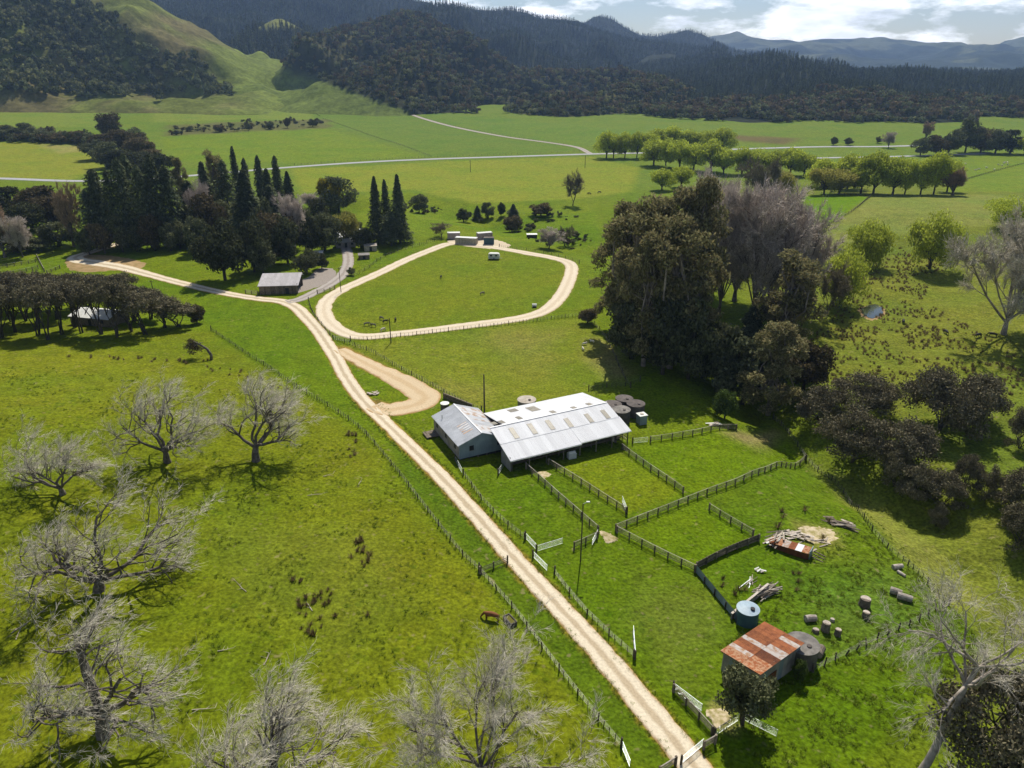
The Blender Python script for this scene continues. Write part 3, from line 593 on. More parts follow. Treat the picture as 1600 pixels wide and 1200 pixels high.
def skel(seed, trunk_h, trunk_r, mains, spread, L1, ratios=(.62, .6, .55), wob=.22, lift=.10, wind=(0, 0, 0), nsec=6, nter=4, ntw=6, tw_len=1.4, tw_r=.018, lean=(0, 0), droop=0., minr=.02, dirs=None, seglen=None):
    """branching skeleton: returns limb segments (thick) and twig segments (thin)"""
    g = np.random.default_rng(seed); S = []; T = []; wind = np.array(wind, float)
    def rdir(d, ang):
        u = unit(np.cross(d, g.normal(size=3))); return unit(d * math.cos(ang) + u * math.sin(ang))
    def branch(p, d, L, r, lev):
        n = (6, 6, 5, 4)[lev]; nodes = []
        for i in range(n):
            d = unit(d + g.normal(size=3) * wob * (1 if lev else .35) + np.array([0, 0, lift * (1 if lev < 3 else .4)]) + wind * (.0, .12, .5, .8)[lev])
            q = p + d * L / n; r2 = max(r * (1 - .55 / n * (1 + .5 * (i > n - 3))), minr * .8)
            S.append((p, q, r, r2)); p, r = q, r2; nodes.append((p.copy(), d.copy(), r, (i + 1) / n))
        return nodes
    tip = branch(np.array([0, 0, -.3]), unit(np.array([lean[0], lean[1], 1.])), trunk_h + .3, trunk_r, 0)
    a0 = g.uniform(0, 6.28)
    for m in range(mains):
        k = tip[-1 - (m % 2) * (1 if trunk_h > 1.5 else 0)] if m < mains * .8 else tip[-2]
        if dirs is not None and m < len(dirs): d = unit(np.array(dirs[m], float)); Lm = L1 * np.linalg.norm(dirs[m])
        else:
            az = a0 + 6.283 * m / mains + g.normal() * .3; el = g.uniform(*spread)
            d = np.array([math.cos(az) * math.cos(el), math.sin(az) * math.cos(el), math.sin(el)]); Lm = L1 * g.uniform(.75, 1.15)
        n1 = branch(k[0], d, Lm, k[2] * g.uniform(.55, .75), 1)
        for s in range(nsec):
            b = n1[min(len(n1) - 1, 1 + int(g.uniform(.1, .999) * (len(n1) - 1)))]
            n2 = branch(b[0], rdir(b[1], g.uniform(.45, 1.05)), Lm * ratios[0] * g.uniform(.6, 1.1), b[2] * g.uniform(.45, .7), 2)
            for t in range(nter):
                c = n2[int(g.uniform(.2, .999) * len(n2))]
                n3 = branch(c[0], rdir(c[1], g.uniform(.4, 1.0)), Lm * ratios[0] * ratios[1] * g.uniform(.6, 1.15), max(c[2] * .55, minr), 3)
                for (p, d, r, f) in n3:
                    for w in range(ntw):
                        e = unit(rdir(d, g.uniform(.2, .9)) + wind + np.array([0, 0, -droop])); L = tw_len * g.uniform(.5, 1.3)
                        q = p + e * L * .5; e2 = unit(e + g.normal(size=3) * .3 + wind * .6 + np.array([0, 0, -droop])); q2 = q + e2 * L * .3; e3 = unit(e2 + g.normal(size=3) * .45 + wind * .4); q3 = q2 + e3 * L * .35
                        T.append((p, q, tw_r, tw_r * .8)); T.append((q, q2, tw_r * .8, tw_r * .6)); T.append((q2, q3, tw_r * .6, tw_r * .4))
    return S, T
def seg_mesh(name, S, n, cut=None):
    a = list(zip(*S)); p0, p1, r0, r1 = (np.array(x) for x in a)
    if n == 'limb':
        big = r0 > .07; parts = []
        d = p1 - p0; p1 = p1 + d * .03
        for msk, k in ((big, 7), (~big, 4)):
            if msk.any(): parts.append(frusta(p0[msk], p1[msk], r0[msk], r1[msk], k))
        V, Fc = joinq(parts)
    else: V, Fc = frusta(p0, p1, r0, r1, n)
    return mesh_np(name, V, Fc, n == 'limb')
def leaves(g, clumps, n, size, aspect=.6, shell=.55, hang=0.0, out=.6):
    """n leaf-sprig quads spread through ellipsoid clumps (cx,cy,cz,rx,ry,rz)"""
    Cl = np.array(clumps, float); w = (Cl[:, 3] * Cl[:, 4] * Cl[:, 5]) ** .6; k = g.choice(len(Cl), n, p=w / w.sum())
    d = g.normal(size=(n, 3)); d /= np.linalg.norm(d, axis=1)[:, None]
    r = shell + (1 - shell) * g.random(n) ** .7; r = r * (1 + .12 * g.normal(size=n))
    P = Cl[k, :3] + d * r[:, None] * Cl[k, 3:]
    nr_ = d * out + g.normal(size=(n, 3)) * .6; nr_ /= np.linalg.norm(nr_, axis=1)[:, None]
    ax = g.normal(size=(n, 3)) + np.array([0, 0, -hang]); ax = ax - (ax * nr_).sum(1)[:, None] * nr_ * (1 if hang < 1 else .3); ax /= np.linalg.norm(ax, axis=1)[:, None] + 1e-9
    bx = np.cross(nr_, ax); bx /= np.linalg.norm(bx, axis=1)[:, None] + 1e-9
    s = (size * g.uniform(.55, 1.35, n))[:, None]; a = ax * s; b = bx * s * aspect
    V = np.stack([P - a * .5, P + b * .5, P + a * .55, P - b * .5], 1).reshape(-1, 3)
    return V, np.arange(4 * n).reshape(-1, 4)
PROTO = {}
def proto(kind, Sz, trunk_me, crown_me, tm, cm):
    a = np.zeros(len(crown_me.vertices) * 3, np.float32); crown_me.vertices.foreach_get('co', a); a = a.reshape(-1, 3)
    Sz = (2 * float(np.percentile(np.hypot(a[:, 0], a[:, 1]), 96)), float(np.percentile(a[:, 2], 99.7)))
    trunk_me.materials.append(tm); crown_me.materials.append(cm); PROTO.setdefault(kind, []).append((trunk_me, crown_me, Sz))
def limbs_to(g, clumps, th, tr, top, r=.1):
    S = []; p = np.array([0, 0, -.4]); n = 6
    for i in range(n):
        q = np.array([g.normal() * .012 * top * i / n, g.normal() * .012 * top * i / n, th * (i + 1) / n]); S.append((p, q, tr * (1 - .07 * i), tr * (1 - .07 * (i + 1)))); p = q
    for c in clumps:
        c = np.array(c[:3]); f = g.uniform(.35, 1.0); a = np.array([0, 0, th * f]) if f < .99 else p
        m = (a + c) / 2 + g.normal(size=3) * np.linalg.norm(c - a) * .08; rr = tr * g.uniform(.28, .5)
        S += [(a, m, rr, rr * .7), (m, c, rr * .7, rr * .3)]
    return S
def make_willow(seed, mat, kind, hang=1.6, W=13., Ht=14., n=7000, size=.7):
    g = np.random.default_rng(seed); cl = []
    for k in range(30):
        az = g.uniform(0, 6.28); rr = W * .5 * .68 * math.sqrt(g.random()); z = Ht * ((.27 if hang < 2 else .20) + .56 * g.random() ** .8 * (1 - 1.2 * (rr / W) ** 2))
        cl.append((rr * math.cos(az), rr * math.sin(az), z, W * g.uniform(.11, .19), W * g.uniform(.11, .19), Ht * g.uniform(.10, .18)))
    cl.append((0, 0, Ht * .78, W * .22, W * .22, Ht * .2))
    S = limbs_to(g, cl, Ht * .3, W * .028, Ht)
    V, Fc = leaves(g, cl, n, size, .42, .5, hang)
    proto(kind, (W, Ht), seg_mesh('trunk', S, 'limb'), mesh_np('crown', V, Fc), M['bark_dark'], mat)
def make_manuka(seed, kind='manuka', mat=None, W=9., Ht=8., n=9000):
    g = np.random.default_rng(seed); cl = []
    for k in range(40):
        az = g.uniform(0, 6.28); rr = W * .5 * .8 * math.sqrt(g.random()); z = Ht * (.86 - .56 * (rr / (W * .5)) ** 2 - .40 * g.random() ** 1.5) + g.normal() * .2
        if kind == 'manuka_grove': z = Ht * (.88 - .16 * (rr / (W * .5)) ** 2 - .16 * g.random())
        cl.append((rr * math.cos(az), rr * math.sin(az), z, W * g.uniform(.11, .17), W * g.uniform(.11, .17), Ht * g.uniform(.07, .14)))
    S = []
    for k in range(5):
        az = g.uniform(0, 6.28); b = np.array([math.cos(az) * .25, math.sin(az) * .25, -.3]); q = b
        tgt = np.array(cl[k * 3][:3])
        for i in range(4):
            q2 = b + (tgt * np.array([1, 1, .95]) - b) * ((i + 1) / 4) ** np.array([1.5, 1.5, 1]) + g.normal(size=3) * .12; S.append((q, q2, .13 - .024 * i, .106 - .024 * i)); q = q2
        for c in cl[k * 3 + 1:k * 3 + 4]: S.append((b + (q - b) * .6, np.array(c[:3]), .07, .03))
    V, Fc = leaves(g, cl, n, .36, .5, .3, -.2, .4)
    proto(kind, (W, Ht), seg_mesh('trunk', S, 'limb'), mesh_np('crown', V, Fc), M['bark_dark'], mat or M['manuka'])
def make_gum(seed, W=15., Ht=36., n=13000):
    g = np.random.default_rng(seed); cl = []
    for k in range(46):
        t = g.random() ** .9; az = g.uniform(0, 6.28); rr = W * .5 * (.35 + .6 * math.sin(math.pi * min(1, .25 + .75 * t))) * g.uniform(.3, .95); z = Ht * (.14 + .80 * t)
        if t > .85: rr *= .6
        cl.append((rr * math.cos(az), rr * math.sin(az), z, W * g.uniform(.09, .17), W * g.uniform(.09, .17), Ht * g.uniform(.035, .075)))
    S = limbs_to(g, cl, Ht * .75, .6, Ht)
    V, Fc = leaves(g, cl, n, .85, .4, .4, 1.2, .4)
    proto('gum', (W, Ht), seg_mesh('trunk', S, 'limb'), mesh_np('crown', V, Fc), M['bark_gum'], M['gum'])
def make_conifer(seed, kind='conifer', W=9., Ht=24., n=7500, mat=None, base=.08, power=.85, open_=0.):
    g = np.random.default_rng(seed); t = g.random(n) ** 1.25; lev = np.round(t * 26) / 26
    t = np.where(g.random(n) < .7, lev + g.normal(size=n) * .008, t); t = np.clip(t, 0, 1)
    az = g.uniform(0, 6.283, n); lob = (1 + .22 * np.sin(az * 5 + np.round(t * 26) * 2.4) + .20 * np.sin(az * 2 + seed + t * 11)) * (1 + .55 * perlin(t * 8 + seed, az * .8)) + .15 * perlin(t * 23, az * 1.5 + seed)
    Rm = W * .5 * (1 - t) ** power * lob + .25; r = Rm * (g.random(n) ** (.45 + open_))
    P = np.stack([r * np.cos(az), r * np.sin(az), Ht * (base + (1 - base) * t) - r * .22], 1)
    o = np.stack([np.cos(az), np.sin(az), -.45 + .2 * g.normal(size=n)], 1) + g.normal(size=(n, 3)) * .25; o /= np.linalg.norm(o, axis=1)[:, None]
    sd = np.cross(o, np.array([0, 0, 1.])); sd /= np.linalg.norm(sd, axis=1)[:, None]; sd = sd + g.normal(size=(n, 3)) * .35
    s = (.85 * g.uniform(.6, 1.4, n) * (Ht / 24) ** .5)[:, None]
    V = np.stack([P - o * s * .5, P + sd * s * .28, P + o * s * .6, P - sd * s * .28], 1).reshape(-1, 3)
    S = [((0, 0, -.4), (0, 0, Ht * .5), .45, .25), ((0, 0, Ht * .5), (0, 0, Ht * .96), .25, .04)]
    for k in range(24):
        a = g.uniform(0, 6.28); tt = g.uniform(.04, .8); rr = W * .45 * (1 - tt) ** power; z = Ht * (base + (1 - base) * tt); S.append(((0, 0, z), (rr * math.cos(a), rr * math.sin(a), z - rr * .2), .08, .03))
    S = [tuple(np.array(x, float) if i < 2 else x for i, x in enumerate(s_)) for s_ in S]
    proto(kind, (W, Ht), seg_mesh('trunk', S, 'limb'), mesh_np('crown', V, np.arange(4 * n).reshape(-1, 4)), M['bark_dark'], mat or M['pine'])
def make_round(seed, kind, mat, W=9., Ht=8., n=6500, size=.46, low=.02):
    g = np.random.default_rng(seed); cl = []
    for k in range(26):
        d = g.normal(size=3); d /= np.linalg.norm(d); r = g.uniform(.35, .74)
        cl.append((d[0] * W * .5 * r, d[1] * W * .5 * r, Ht * (low + (1 - low) * .5) + d[2] * Ht * .5 * r * (1 - low), W * g.uniform(.10, .2), W * g.uniform(.10, .2), Ht * g.uniform(.09, .17)))
    S = limbs_to(g, cl, Ht * .35, W * .03, Ht)
    V, Fc = leaves(g, cl, n, size, .6, .5, 0, .7)
    proto(kind, (W, Ht), seg_mesh('trunk', S, 'limb'), mesh_np('crown', V, Fc), M['bark_dark'], mat)
def make_poplar(seed, kind, mat, W=9., Ht=24., mains=9, r=.03, ntw=5, bark=None, el=(1.05, 1.4), twl=1.9, nsec=6, nter=4):
    S, T = skel(seed, Ht * .12, Ht * .02, mains, el, Ht * .66, ratios=(.40, .5), wob=.10, lift=.10, nsec=nsec, nter=nter, ntw=ntw, tw_len=twl, tw_r=r, minr=.03)
    A_ = np.array([s[1] for s in S] + [t[1] for t in T]); k = Ht / A_[:, 2].max(); w = W / (np.percentile(np.hypot(A_[:, 0], A_[:, 1]), 96) * 2)
    f = lambda L: [(a * np.array([w, w, k]), b * np.array([w, w, k]), c, d) for a, b, c, d in ((np.array(x[0]), np.array(x[1]), x[2], x[3]) for x in L)]
    proto(kind, (W, Ht), seg_mesh('trunk', f(S), 'limb'), seg_mesh('crown', f(T), 3), bark or M['bark'], mat)
for s in (1, 2, 3): make_willow(s, M['willow'], 'willow')
make_willow(4, M['willow_yellow'], 'willow_yellow'); make_willow(5, M['willow_yellow'], 'willow_yellow')
for s in (6, 7, 8): make_willow(s, M['willow'], 'weeping', 3.2, 13, 14, 9000, .55)
for s in (11, 12, 13): make_manuka(s)
for s in (16, 17, 18): make_manuka(s, 'manuka_grove', None, 7, 9, 6000)
make_manuka(14, 'manuka_big', None, 13, 9, 16000); make_manuka(15, 'manuka_big', None, 13, 9, 16000)
for s in (21, 22, 23): make_gum(s)
for s in (31, 32, 33): make_conifer(s)
make_conifer(34, 'redwood', 8, 27, 7000, None, .10, .55); make_conifer(35, 'redwood', 8, 27, 7000, None, .10, .5)
make_conifer(36, 'pine_tree', 10, 26, 4200, M['pine'], .16, .5, .1); make_conifer(37, 'pine_tree', 11, 26, 6000, M['pine'], .22, .45, .1)
for s in (41, 42, 43): make_round(s, 'bush', M['bush'])
for s in (44, 45): make_round(s, 'bush_pale', M['bush_pale'])
for s in (46, 47): make_round(s, 'bush_brown', M['bush_brown'])
make_round(48, 'yellow', M['yellow']); make_round(49, 'green_bush', M['green_bush'], 5, 5, 5200, .28, .03); make_round(50, 'laurel', M['bush_pale'], 6, 6, 6500, .30, .14)
for s in (51, 52): make_poplar(s, 'mauve', M['twig_mauve'], 15, 26, 12, .045, 7, None, (.9, 1.4), 2.2, 7, 5)
for s in (53,): make_poplar(s, 'tan_poplar', M['twig_tan'], 7, 24, 9, .06, 7, M['bark'], (1.2, 1.45))
for s in (54, 55): make_poplar(s, 'olive_bare', M['twig_olive'], 11, 16, 7, .05, 4, M['bark'], (.75, 1.25))
for s in (56, 57): make_poplar(s, 'grey_bare', M['twig'], 18, 24, 9, .035, 7, M['bark_pale'], (.6, 1.3), 1.9, 8, 5)
_cnt = {}
def tree(kind, px, py, top, wpx, label, name, cat='tree', group=None, rot=None, base=None):
    L = PROTO[kind]; i = _cnt[kind] = _cnt.get(kind, -1) + 1; tme, cme, (W, Ht) = L[i % len(L)]
    b = at(px, py) if base is None else np.array(base, float)
    d = ray(px, top); t = b[1] / d[1]; ht = H + d[2] * t - b[2]
    w = wpx * math.hypot(depth(b), 0) / F * (1 - .3 * min(1, ht / H) * .6)
    r = thing(name, label, cat, b, rot if rot is not None else (i * 2.399) % 6.283, group, (w / W, w / W, ht / Ht))
    link('trunk', tme, r); link('crown', cme, r)
    return r
ORD = ['first', 'second', 'third', 'fourth', 'fifth', 'sixth', 'seventh', 'eighth', 'ninth', 'tenth', 'eleventh', 'twelfth', 'thirteenth', 'fourteenth', 'fifteenth', 'sixteenth', 'seventeenth', 'eighteenth', 'nineteenth', 'twentieth']
def row(kind, specs, fmt, name, group, cat='tree'):
    specs = sorted(specs); kinds = kind if isinstance(kind, (list, tuple)) else [kind]
    gj = random.Random(int(specs[0][0]) + len(specs))
    for k, (px, py, top, w) in enumerate(specs):
        px += gj.uniform(-3, 3) * (w > 20); top += (py - top) * gj.uniform(-.10, .16); w *= gj.uniform(.85, 1.2)
        tree(kinds[k % len(kinds)], px, py, top, w, fmt.format(ORD[k]), name, cat, group)

# ------------------------------------------------------------------ trees: willow rows across the valley
row('willow', [(946, 247, 207, 34), (960, 247, 205, 32), (978, 247, 206, 34), (996, 247, 208, 34), (1012, 246, 209, 32)], '{} willow from the left in the clump where the lane meets the road', 'willow_tree', 'willows at the lane end')
row('willow', [(1024, 236, 198, 38), (1048, 236, 196, 38), (1072, 237, 198, 40), (1098, 238, 200, 38), (1128, 240, 201, 40)], '{} willow from the left in the row behind the sealed road', 'willow_tree', 'willows behind the road')
row('willow', [(1020, 259, 217, 40), (1038, 261, 217, 40), (1060, 263, 219, 42), (1085, 266, 220, 42), (1108, 269, 222, 44), (1132, 272, 224, 44), (1158, 272, 226, 44), (1184, 272, 229, 44), (1210, 272, 232, 42), (1236, 274, 234, 46), (1256, 275, 236, 42)], '{} willow from the left in the long row in front of the road', 'willow_tree', 'willows in front of the road')
row('willow', [(1282, 292, 248, 46), (1322, 295, 244, 44), (1344, 302, 243, 46), (1362, 303, 243, 50), (1392, 304, 245, 46), (1415, 304, 246, 44), (1440, 304, 244, 46), (1460, 304, 241, 50), (1478, 300, 243, 42)], '{} willow from the left in the row behind the green knoll', 'willow_tree', 'willows behind the knoll')
tree('willow_yellow', 1287, 304, 263, 50, 'yellow green rounded willow, left of the pair before the knoll row', 'willow_tree')
tree('willow_yellow', 1311, 303, 265, 56, 'yellow green rounded willow, right of the pair before the knoll row', 'willow_tree')
tree('tan_poplar', 1488, 305, 262, 44, 'tan leafless bush at the right end of the knoll willow row', 'bare_tree')
tree('willow', 1034, 297, 264, 40, 'pale green willow above the gum trees, left one', 'willow_tree')
tree('willow', 1064, 293, 260, 38, 'pale green willow above the gum trees, right one', 'willow_tree')
tree('olive_bare', 1172, 317, 250, 62, 'thin leafless tree left of the pair behind the mauve trees', 'bare_tree')
tree('olive_bare', 1196, 318, 247, 64, 'taller leafless tree right of the pair behind the mauve trees', 'bare_tree')
tree('willow_yellow', 1223, 313, 268, 36, 'small yellowish willow right of the two leafless trees', 'willow_tree')
tree('weeping', 1352, 417, 345, 74, 'round weeping willow at the foot of the bright green knoll', 'willow_tree')
tree('weeping', 1452, 420, 332, 80, 'dense weeping willow standing alone on the right slope', 'willow_tree')
tree('weeping', 1312, 478, 388, 86, 'bright weeping willow beside the pond', 'willow_tree')
tree('olive_bare', 1293, 492, 412, 62, 'sparse half-leafed tree in front of the pond willow', 'bare_tree')
tree('weeping', 1572, 360, 308, 70, 'green willow at the right edge behind the grey leafless tree', 'willow_tree')
tree('grey_bare', 1568, 522, 312, 215, 'big grey leafless tree at the right edge of the rushy slope', 'bare_tree')
tree('grey_bare', 1625, 545, 350, 150, 'grey leafless tree cut by the right edge of the picture', 'bare_tree')
tree('olive_bare', 895, 321, 267, 38, 'lone leafless tree beside grazing cattle in the yellow green field', 'bare_tree')
# far right cluster
row(['bush', 'bush_brown', 'bush_pale'], [(1440, 243, 215, 34), (1462, 243, 212, 36), (1484, 241, 206, 40), (1508, 238, 187, 54), (1530, 238, 198, 44), (1556, 240, 203, 42), (1580, 240, 206, 36)], '{} dark tree from the left in the far right homestead clump', 'shelter_tree', 'dark trees at the far right')
tree('willow', 1600, 242, 213, 30, 'light green tree at the right edge above the sheep field', 'willow_tree')
tree('mauve', 1388, 231, 206, 20, 'small mauve leafless tree beside the road bend', 'bare_tree')
tree('tan_poplar', 1446, 218, 190, 22, 'tan leafless poplar rising behind the far right clump', 'bare_tree')
tree('bush', 1302, 227, 214, 13, 'small round bush, left of two beyond the road', 'round_bush', 'bush')
tree('bush', 1325, 227, 215, 15, 'small round bush, right of two beyond the road', 'round_bush', 'bush')
tree('bush_pale', 1372, 224, 213, 10, 'tiny pale bush far beyond the road bend', 'round_bush', 'bush')
# mauve trees, gums and the shelter belt in the middle
row('mauve', [(1092, 450, 280, 100), (1122, 492, 284, 120), (1150, 470, 284, 125), (1172, 505, 300, 125), (1200, 485, 292, 125), (1228, 495, 312, 110), (1246, 492, 345, 80)], '{} mauve leafless tree from the left behind the gums', 'bare_tree', 'mauve leafless trees')
row('gum', [(968, 518, 300, 92), (992, 548, 280, 110), (1020, 535, 270, 120), (1044, 575, 305, 115), (1080, 556, 296, 100), (1006, 572, 335, 100), (1060, 540, 282, 115)], '{} gum tree from the left in the tall dark clump', 'gum_tree', 'tall gum trees')
tree('bush', 985, 560, 470, 80, 'dark understorey tree at the left of the gum clump', 'understorey_tree')
tree('bush', 1035, 585, 460, 95, 'dark understorey tree at the foot of the gum trees', 'understorey_tree')
tree('bush', 1075, 592, 470, 90, 'dark understorey tree below the right-hand gums', 'understorey_tree')
tree('conifer', 1168, 560, 478, 64, 'dark conifer in front of the mauve trees', 'conifer')
tree('bush', 1118, 604, 505, 88, 'broad dark tree between the gums and the yard corner', 'shelter_tree')
tree('gum', 1222, 560, 395, 105, 'open olive gum standing right of the tall clump', 'gum_tree')
tree('bush', 1160, 632, 528, 110, 'broad dark tree above the yard corner', 'shelter_tree')
tree('gum', 1200, 648, 505, 105, 'leaning dark gum at the yard corner', 'gum_tree')
tree('bush_brown', 1255, 610, 540, 70, 'brown green tree at the head of the gully', 'shelter_tree')
tree('green_bush', 1132, 654, 610, 40, 'round bright green bush below the shelter trees', 'round_bush', 'bush')
# manuka in the gully
tree('manuka_big', 1345, 648, 585, 104, 'flat-topped manuka at the head of the gully', 'manuka_tree')
tree('manuka_big', 1470, 672, 582, 133, 'widest flat-topped manuka on the right slope', 'manuka_tree')
tree('manuka', 1525, 660, 588, 79, 'manuka leaning against the widest manuka', 'manuka_tree')
tree('manuka', 1285, 660, 602, 79, 'dark manuka nearest the yard corner', 'manuka_tree')
tree('manuka_big', 1333, 722, 642, 119, 'rounded brown manuka beside the boundary fence', 'manuka_tree')
tree('manuka', 1412, 728, 662, 88, 'manuka with pale bare stems below the widest one', 'manuka_tree')
tree('manuka', 1398, 760, 705, 52, 'small manuka bush beside the fence, left of three', 'manuka_tree')
tree('manuka', 1432, 778, 722, 61, 'small manuka bush above the gully, middle of three', 'manuka_tree')
tree('manuka', 1470, 790, 740, 61, 'small manuka bush above the gully, right of three', 'manuka_tree')
tree('manuka', 1508, 762, 712, 41, 'slim young manuka right of the gully', 'manuka_tree')
tree('manuka', 1540, 778, 728, 45, 'slim young manuka standing second right of the gully', 'manuka_tree')
tree('manuka', 1592, 700, 638, 45, 'manuka at the right edge above the gully', 'manuka_tree')
tree('manuka', 1590, 800, 738, 79, 'manuka at the right edge beside the gully', 'manuka_tree')
tree('manuka', 1462, 822, 788, 29, 'tiny manuka bush at the gully bottom', 'manuka_tree')
tree('manuka', 1590, 850, 790, 68, 'low manuka at the right edge at the gully mouth', 'manuka_tree')
tree('manuka_big', 1560, 1205, 1085, 215, 'dark manuka in the bottom right corner', 'manuka_tree')
# manuka grove on the left
g = np.random.default_rng(5); k = 0
grove = []
for px in np.linspace(-25, 285, 13): grove.append((px + g.normal() * 4, 523 + g.normal() * 5 - (px > 250) * 6, 446 + g.normal() * 5 + max(0, px - 190) * .32, 66))
for px in np.linspace(-30, 235, 12): grove.append((px + g.normal() * 4, 502 + g.normal() * 4, 437 + g.normal() * 4 + max(0, px - 150) * .15, 60))
for px in np.linspace(-20, 200, 9): grove.append((px + g.normal() * 4, 482 + g.normal() * 3, 430 + g.normal() * 4, 54))
for k, (px, py, top, w) in enumerate(grove):
    if abs(px - 152) < 16 and 495 < py < 512: continue
    rw, ix = ('front', k) if k < 13 else ('middle', k - 13) if k < 25 else ('back', k - 25)
    tree('manuka_grove', px, py, top, w * .9, f'{ORD[ix]} manuka from the left in the {rw} row of the dark grove', 'manuka_tree', group='manuka grove on the left')
tree('bush_brown', 308, 505, 478, 26, 'small dark bush at the right end of the manuka grove', 'round_bush', 'bush')
# dark trees and hedges in the left distance
row(['bush', 'bush_brown'], [(152, 250, 218, 48), (176, 215, 180, 46), (172, 262, 222, 52), (200, 240, 205, 48), (195, 268, 228, 52), (222, 252, 212, 50), (222, 275, 235, 52), (246, 268, 228, 48), (255, 282, 243, 46), (160, 232, 205, 46), (210, 226, 200, 42)], '{} rounded tree from the left in the dark wood beyond the conifers', 'wood_tree', 'dark wood on the left')
row(['bush', 'bush_pale'], [(-8, 218, 196, 34), (14, 218, 195, 36), (36, 217, 193, 36), (58, 219, 195, 34), (82, 221, 203, 30), (102, 222, 202, 30), (124, 224, 205, 30), (136, 225, 206, 28)], '{} bush from the left in the far left hedge', 'hedge_bush', 'far left hedge', 'bush')
row(['bush', 'bush_pale', 'bush_brown'], [(298, 205, 196, 11), (343, 206, 195, 17), (388, 204, 191, 10), (422, 202, 189, 15), (449, 200, 184, 10), (489, 198, 186, 18), (276, 211, 204, 10)], '{} shrub from the left along the wet ditch between the far fields', 'ditch_shrub', 'ditch shrubs', 'shrub')
row(['bush', 'bush_brown'], [(20, 335, 288, 50), (60, 338, 284, 66), (88, 352, 300, 54), (42, 362, 318, 50), (92, 385, 345, 44), (62, 392, 368, 40), (30, 395, 362, 40)], '{} dark shrub from the left at the left edge below the road', 'dark_shrub', 'dark shrubs at the left edge', 'shrub')
tree('tan_poplar', 116, 386, 288, 44, 'tall tan leafless poplar at the left', 'bare_tree')
tree('tan_poplar', 8, 402, 312, 48, 'tan leafless poplar cut by the left edge', 'bare_tree')
tree('mauve', 36, 402, 338, 44, 'mauve leafless tree near the left yards', 'bare_tree')
row(['pine_tree'], [(150, 388, 280, 38), (172, 386, 264, 44), (192, 389, 258, 42), (212, 388, 256, 44), (236, 387, 252, 46), (258, 385, 254, 44), (280, 383, 262, 42), (222, 378, 250, 40)], '{} tall pine from the left in the stand above the track bend', 'pine_tree', 'pines above the track bend')
tree('gum', 294, 352, 247, 32, 'thin-topped gum right of the pines', 'gum_tree')
tree('gum', 346, 348, 236, 46, 'rounded tall gum between the pines and the redwoods', 'gum_tree')
row('redwood', [(376, 345, 231, 24), (393, 343, 234, 22), (413, 345, 231, 26), (443, 352, 242, 24)], '{} spire-shaped conifer from the left behind the broad dark conifer', 'spire_conifer', 'spire conifers')
tree('conifer', 395, 384, 266, 70, 'broad dark conifer in the middle of the homestead trees', 'conifer')
tree('conifer', 430, 372, 290, 50, 'dark conifer just right of the broad one', 'conifer')
tree('conifer', 458, 358, 268, 34, 'slim dark conifer right of the spires', 'conifer')
tree('mauve', 318, 372, 285, 44, 'mauve leafless tree below the rounded gum', 'bare_tree')
tree('bush_pale', 282, 388, 345, 46, 'pale bushy tree at the foot of the pines', 'shelter_tree')
tree('bush', 310, 395, 340, 50, 'dark bushy tree behind the round macrocarpa', 'shelter_tree')
tree('mauve', 462, 388, 305, 50, 'mauve leafless tree among the homestead trees', 'bare_tree')
row(['bush', 'bush_brown', 'bush_pale'], [(140, 398, 352, 40), (165, 396, 350, 44), (190, 394, 340, 44), (215, 393, 345, 46), (245, 392, 335, 46), (268, 392, 345, 40), (300, 380, 318, 46), (335, 378, 310, 48), (362, 372, 305, 48), (420, 392, 318, 50), (445, 395, 330, 46), (475, 372, 318, 46), (500, 365, 315, 44), (520, 375, 345, 36), (556, 370, 345, 26), (570, 388, 352, 34)], '{} leafy infill tree from the left below the tall homestead conifers', 'shelter_tree', 'infill trees of the homestead belt')
row(['pine_tree', 'conifer'], [(165, 372, 270, 46), (245, 372, 258, 48), (305, 362, 268, 44), (330, 362, 262, 44), (362, 360, 258, 46), (425, 362, 270, 46), (612, 384, 330, 40)], '{} dark conifer from the left filling the belt behind', 'conifer', 'infill conifers of the homestead belt')
tree('bush', 352, 438, 345, 82, 'big round dark macrocarpa above the track', 'shelter_tree')
tree('bush', 398, 425, 345, 62, 'dark leafy tree behind the barn, left', 'shelter_tree')
tree('bush_pale', 412, 428, 372, 46, 'grey green leafy tree right behind the barn roof', 'shelter_tree')
tree('bush_brown', 428, 412, 335, 58, 'brown green tree among the homestead trees', 'shelter_tree')
tree('bush', 450, 412, 340, 56, 'dark leafy tree behind the barn, right', 'shelter_tree')
tree('bush', 488, 398, 340, 46, 'dark tree left of the house drive', 'shelter_tree')
tree('bush', 508, 392, 335, 56, 'dense green tree beside the house', 'shelter_tree')
tree('bush_pale', 480, 428, 390, 42, 'grey green rounded bush beside the barn yard', 'round_bush', 'bush')
tree('bush', 503, 420, 396, 24, 'dark small bush beside the drive', 'round_bush', 'bush')
tree('bush', 549, 430, 418, 14, 'small dark bush beside the light pole', 'round_bush', 'bush')
tree('bush', 530, 332, 277, 58, 'dark rounded tree with a yellow neighbour behind the house', 'shelter_tree')
tree('yellow', 516, 330, 279, 34, 'yellow flowering tree behind the house', 'shelter_tree')
tree('willow_yellow', 545, 384, 330, 44, 'pale yellow green tree beside the house', 'willow_tree')
tree('mauve', 488, 330, 300, 40, 'leafless mauve tree left of the yellow tree', 'bare_tree')
tree('conifer', 591, 379, 276, 32, 'tall dark conifer right of the house, left of three', 'conifer')
tree('redwood', 606, 372, 281, 24, 'thin dark conifer right of the house, middle of three', 'conifer')
tree('conifer', 626, 380, 273, 38, 'tall dark conifer right of the house, right of three', 'conifer')
tree('bush', 655, 333, 304, 28, 'dark bush beside the stream, left of the bank', 'stream_bush', 'bush')
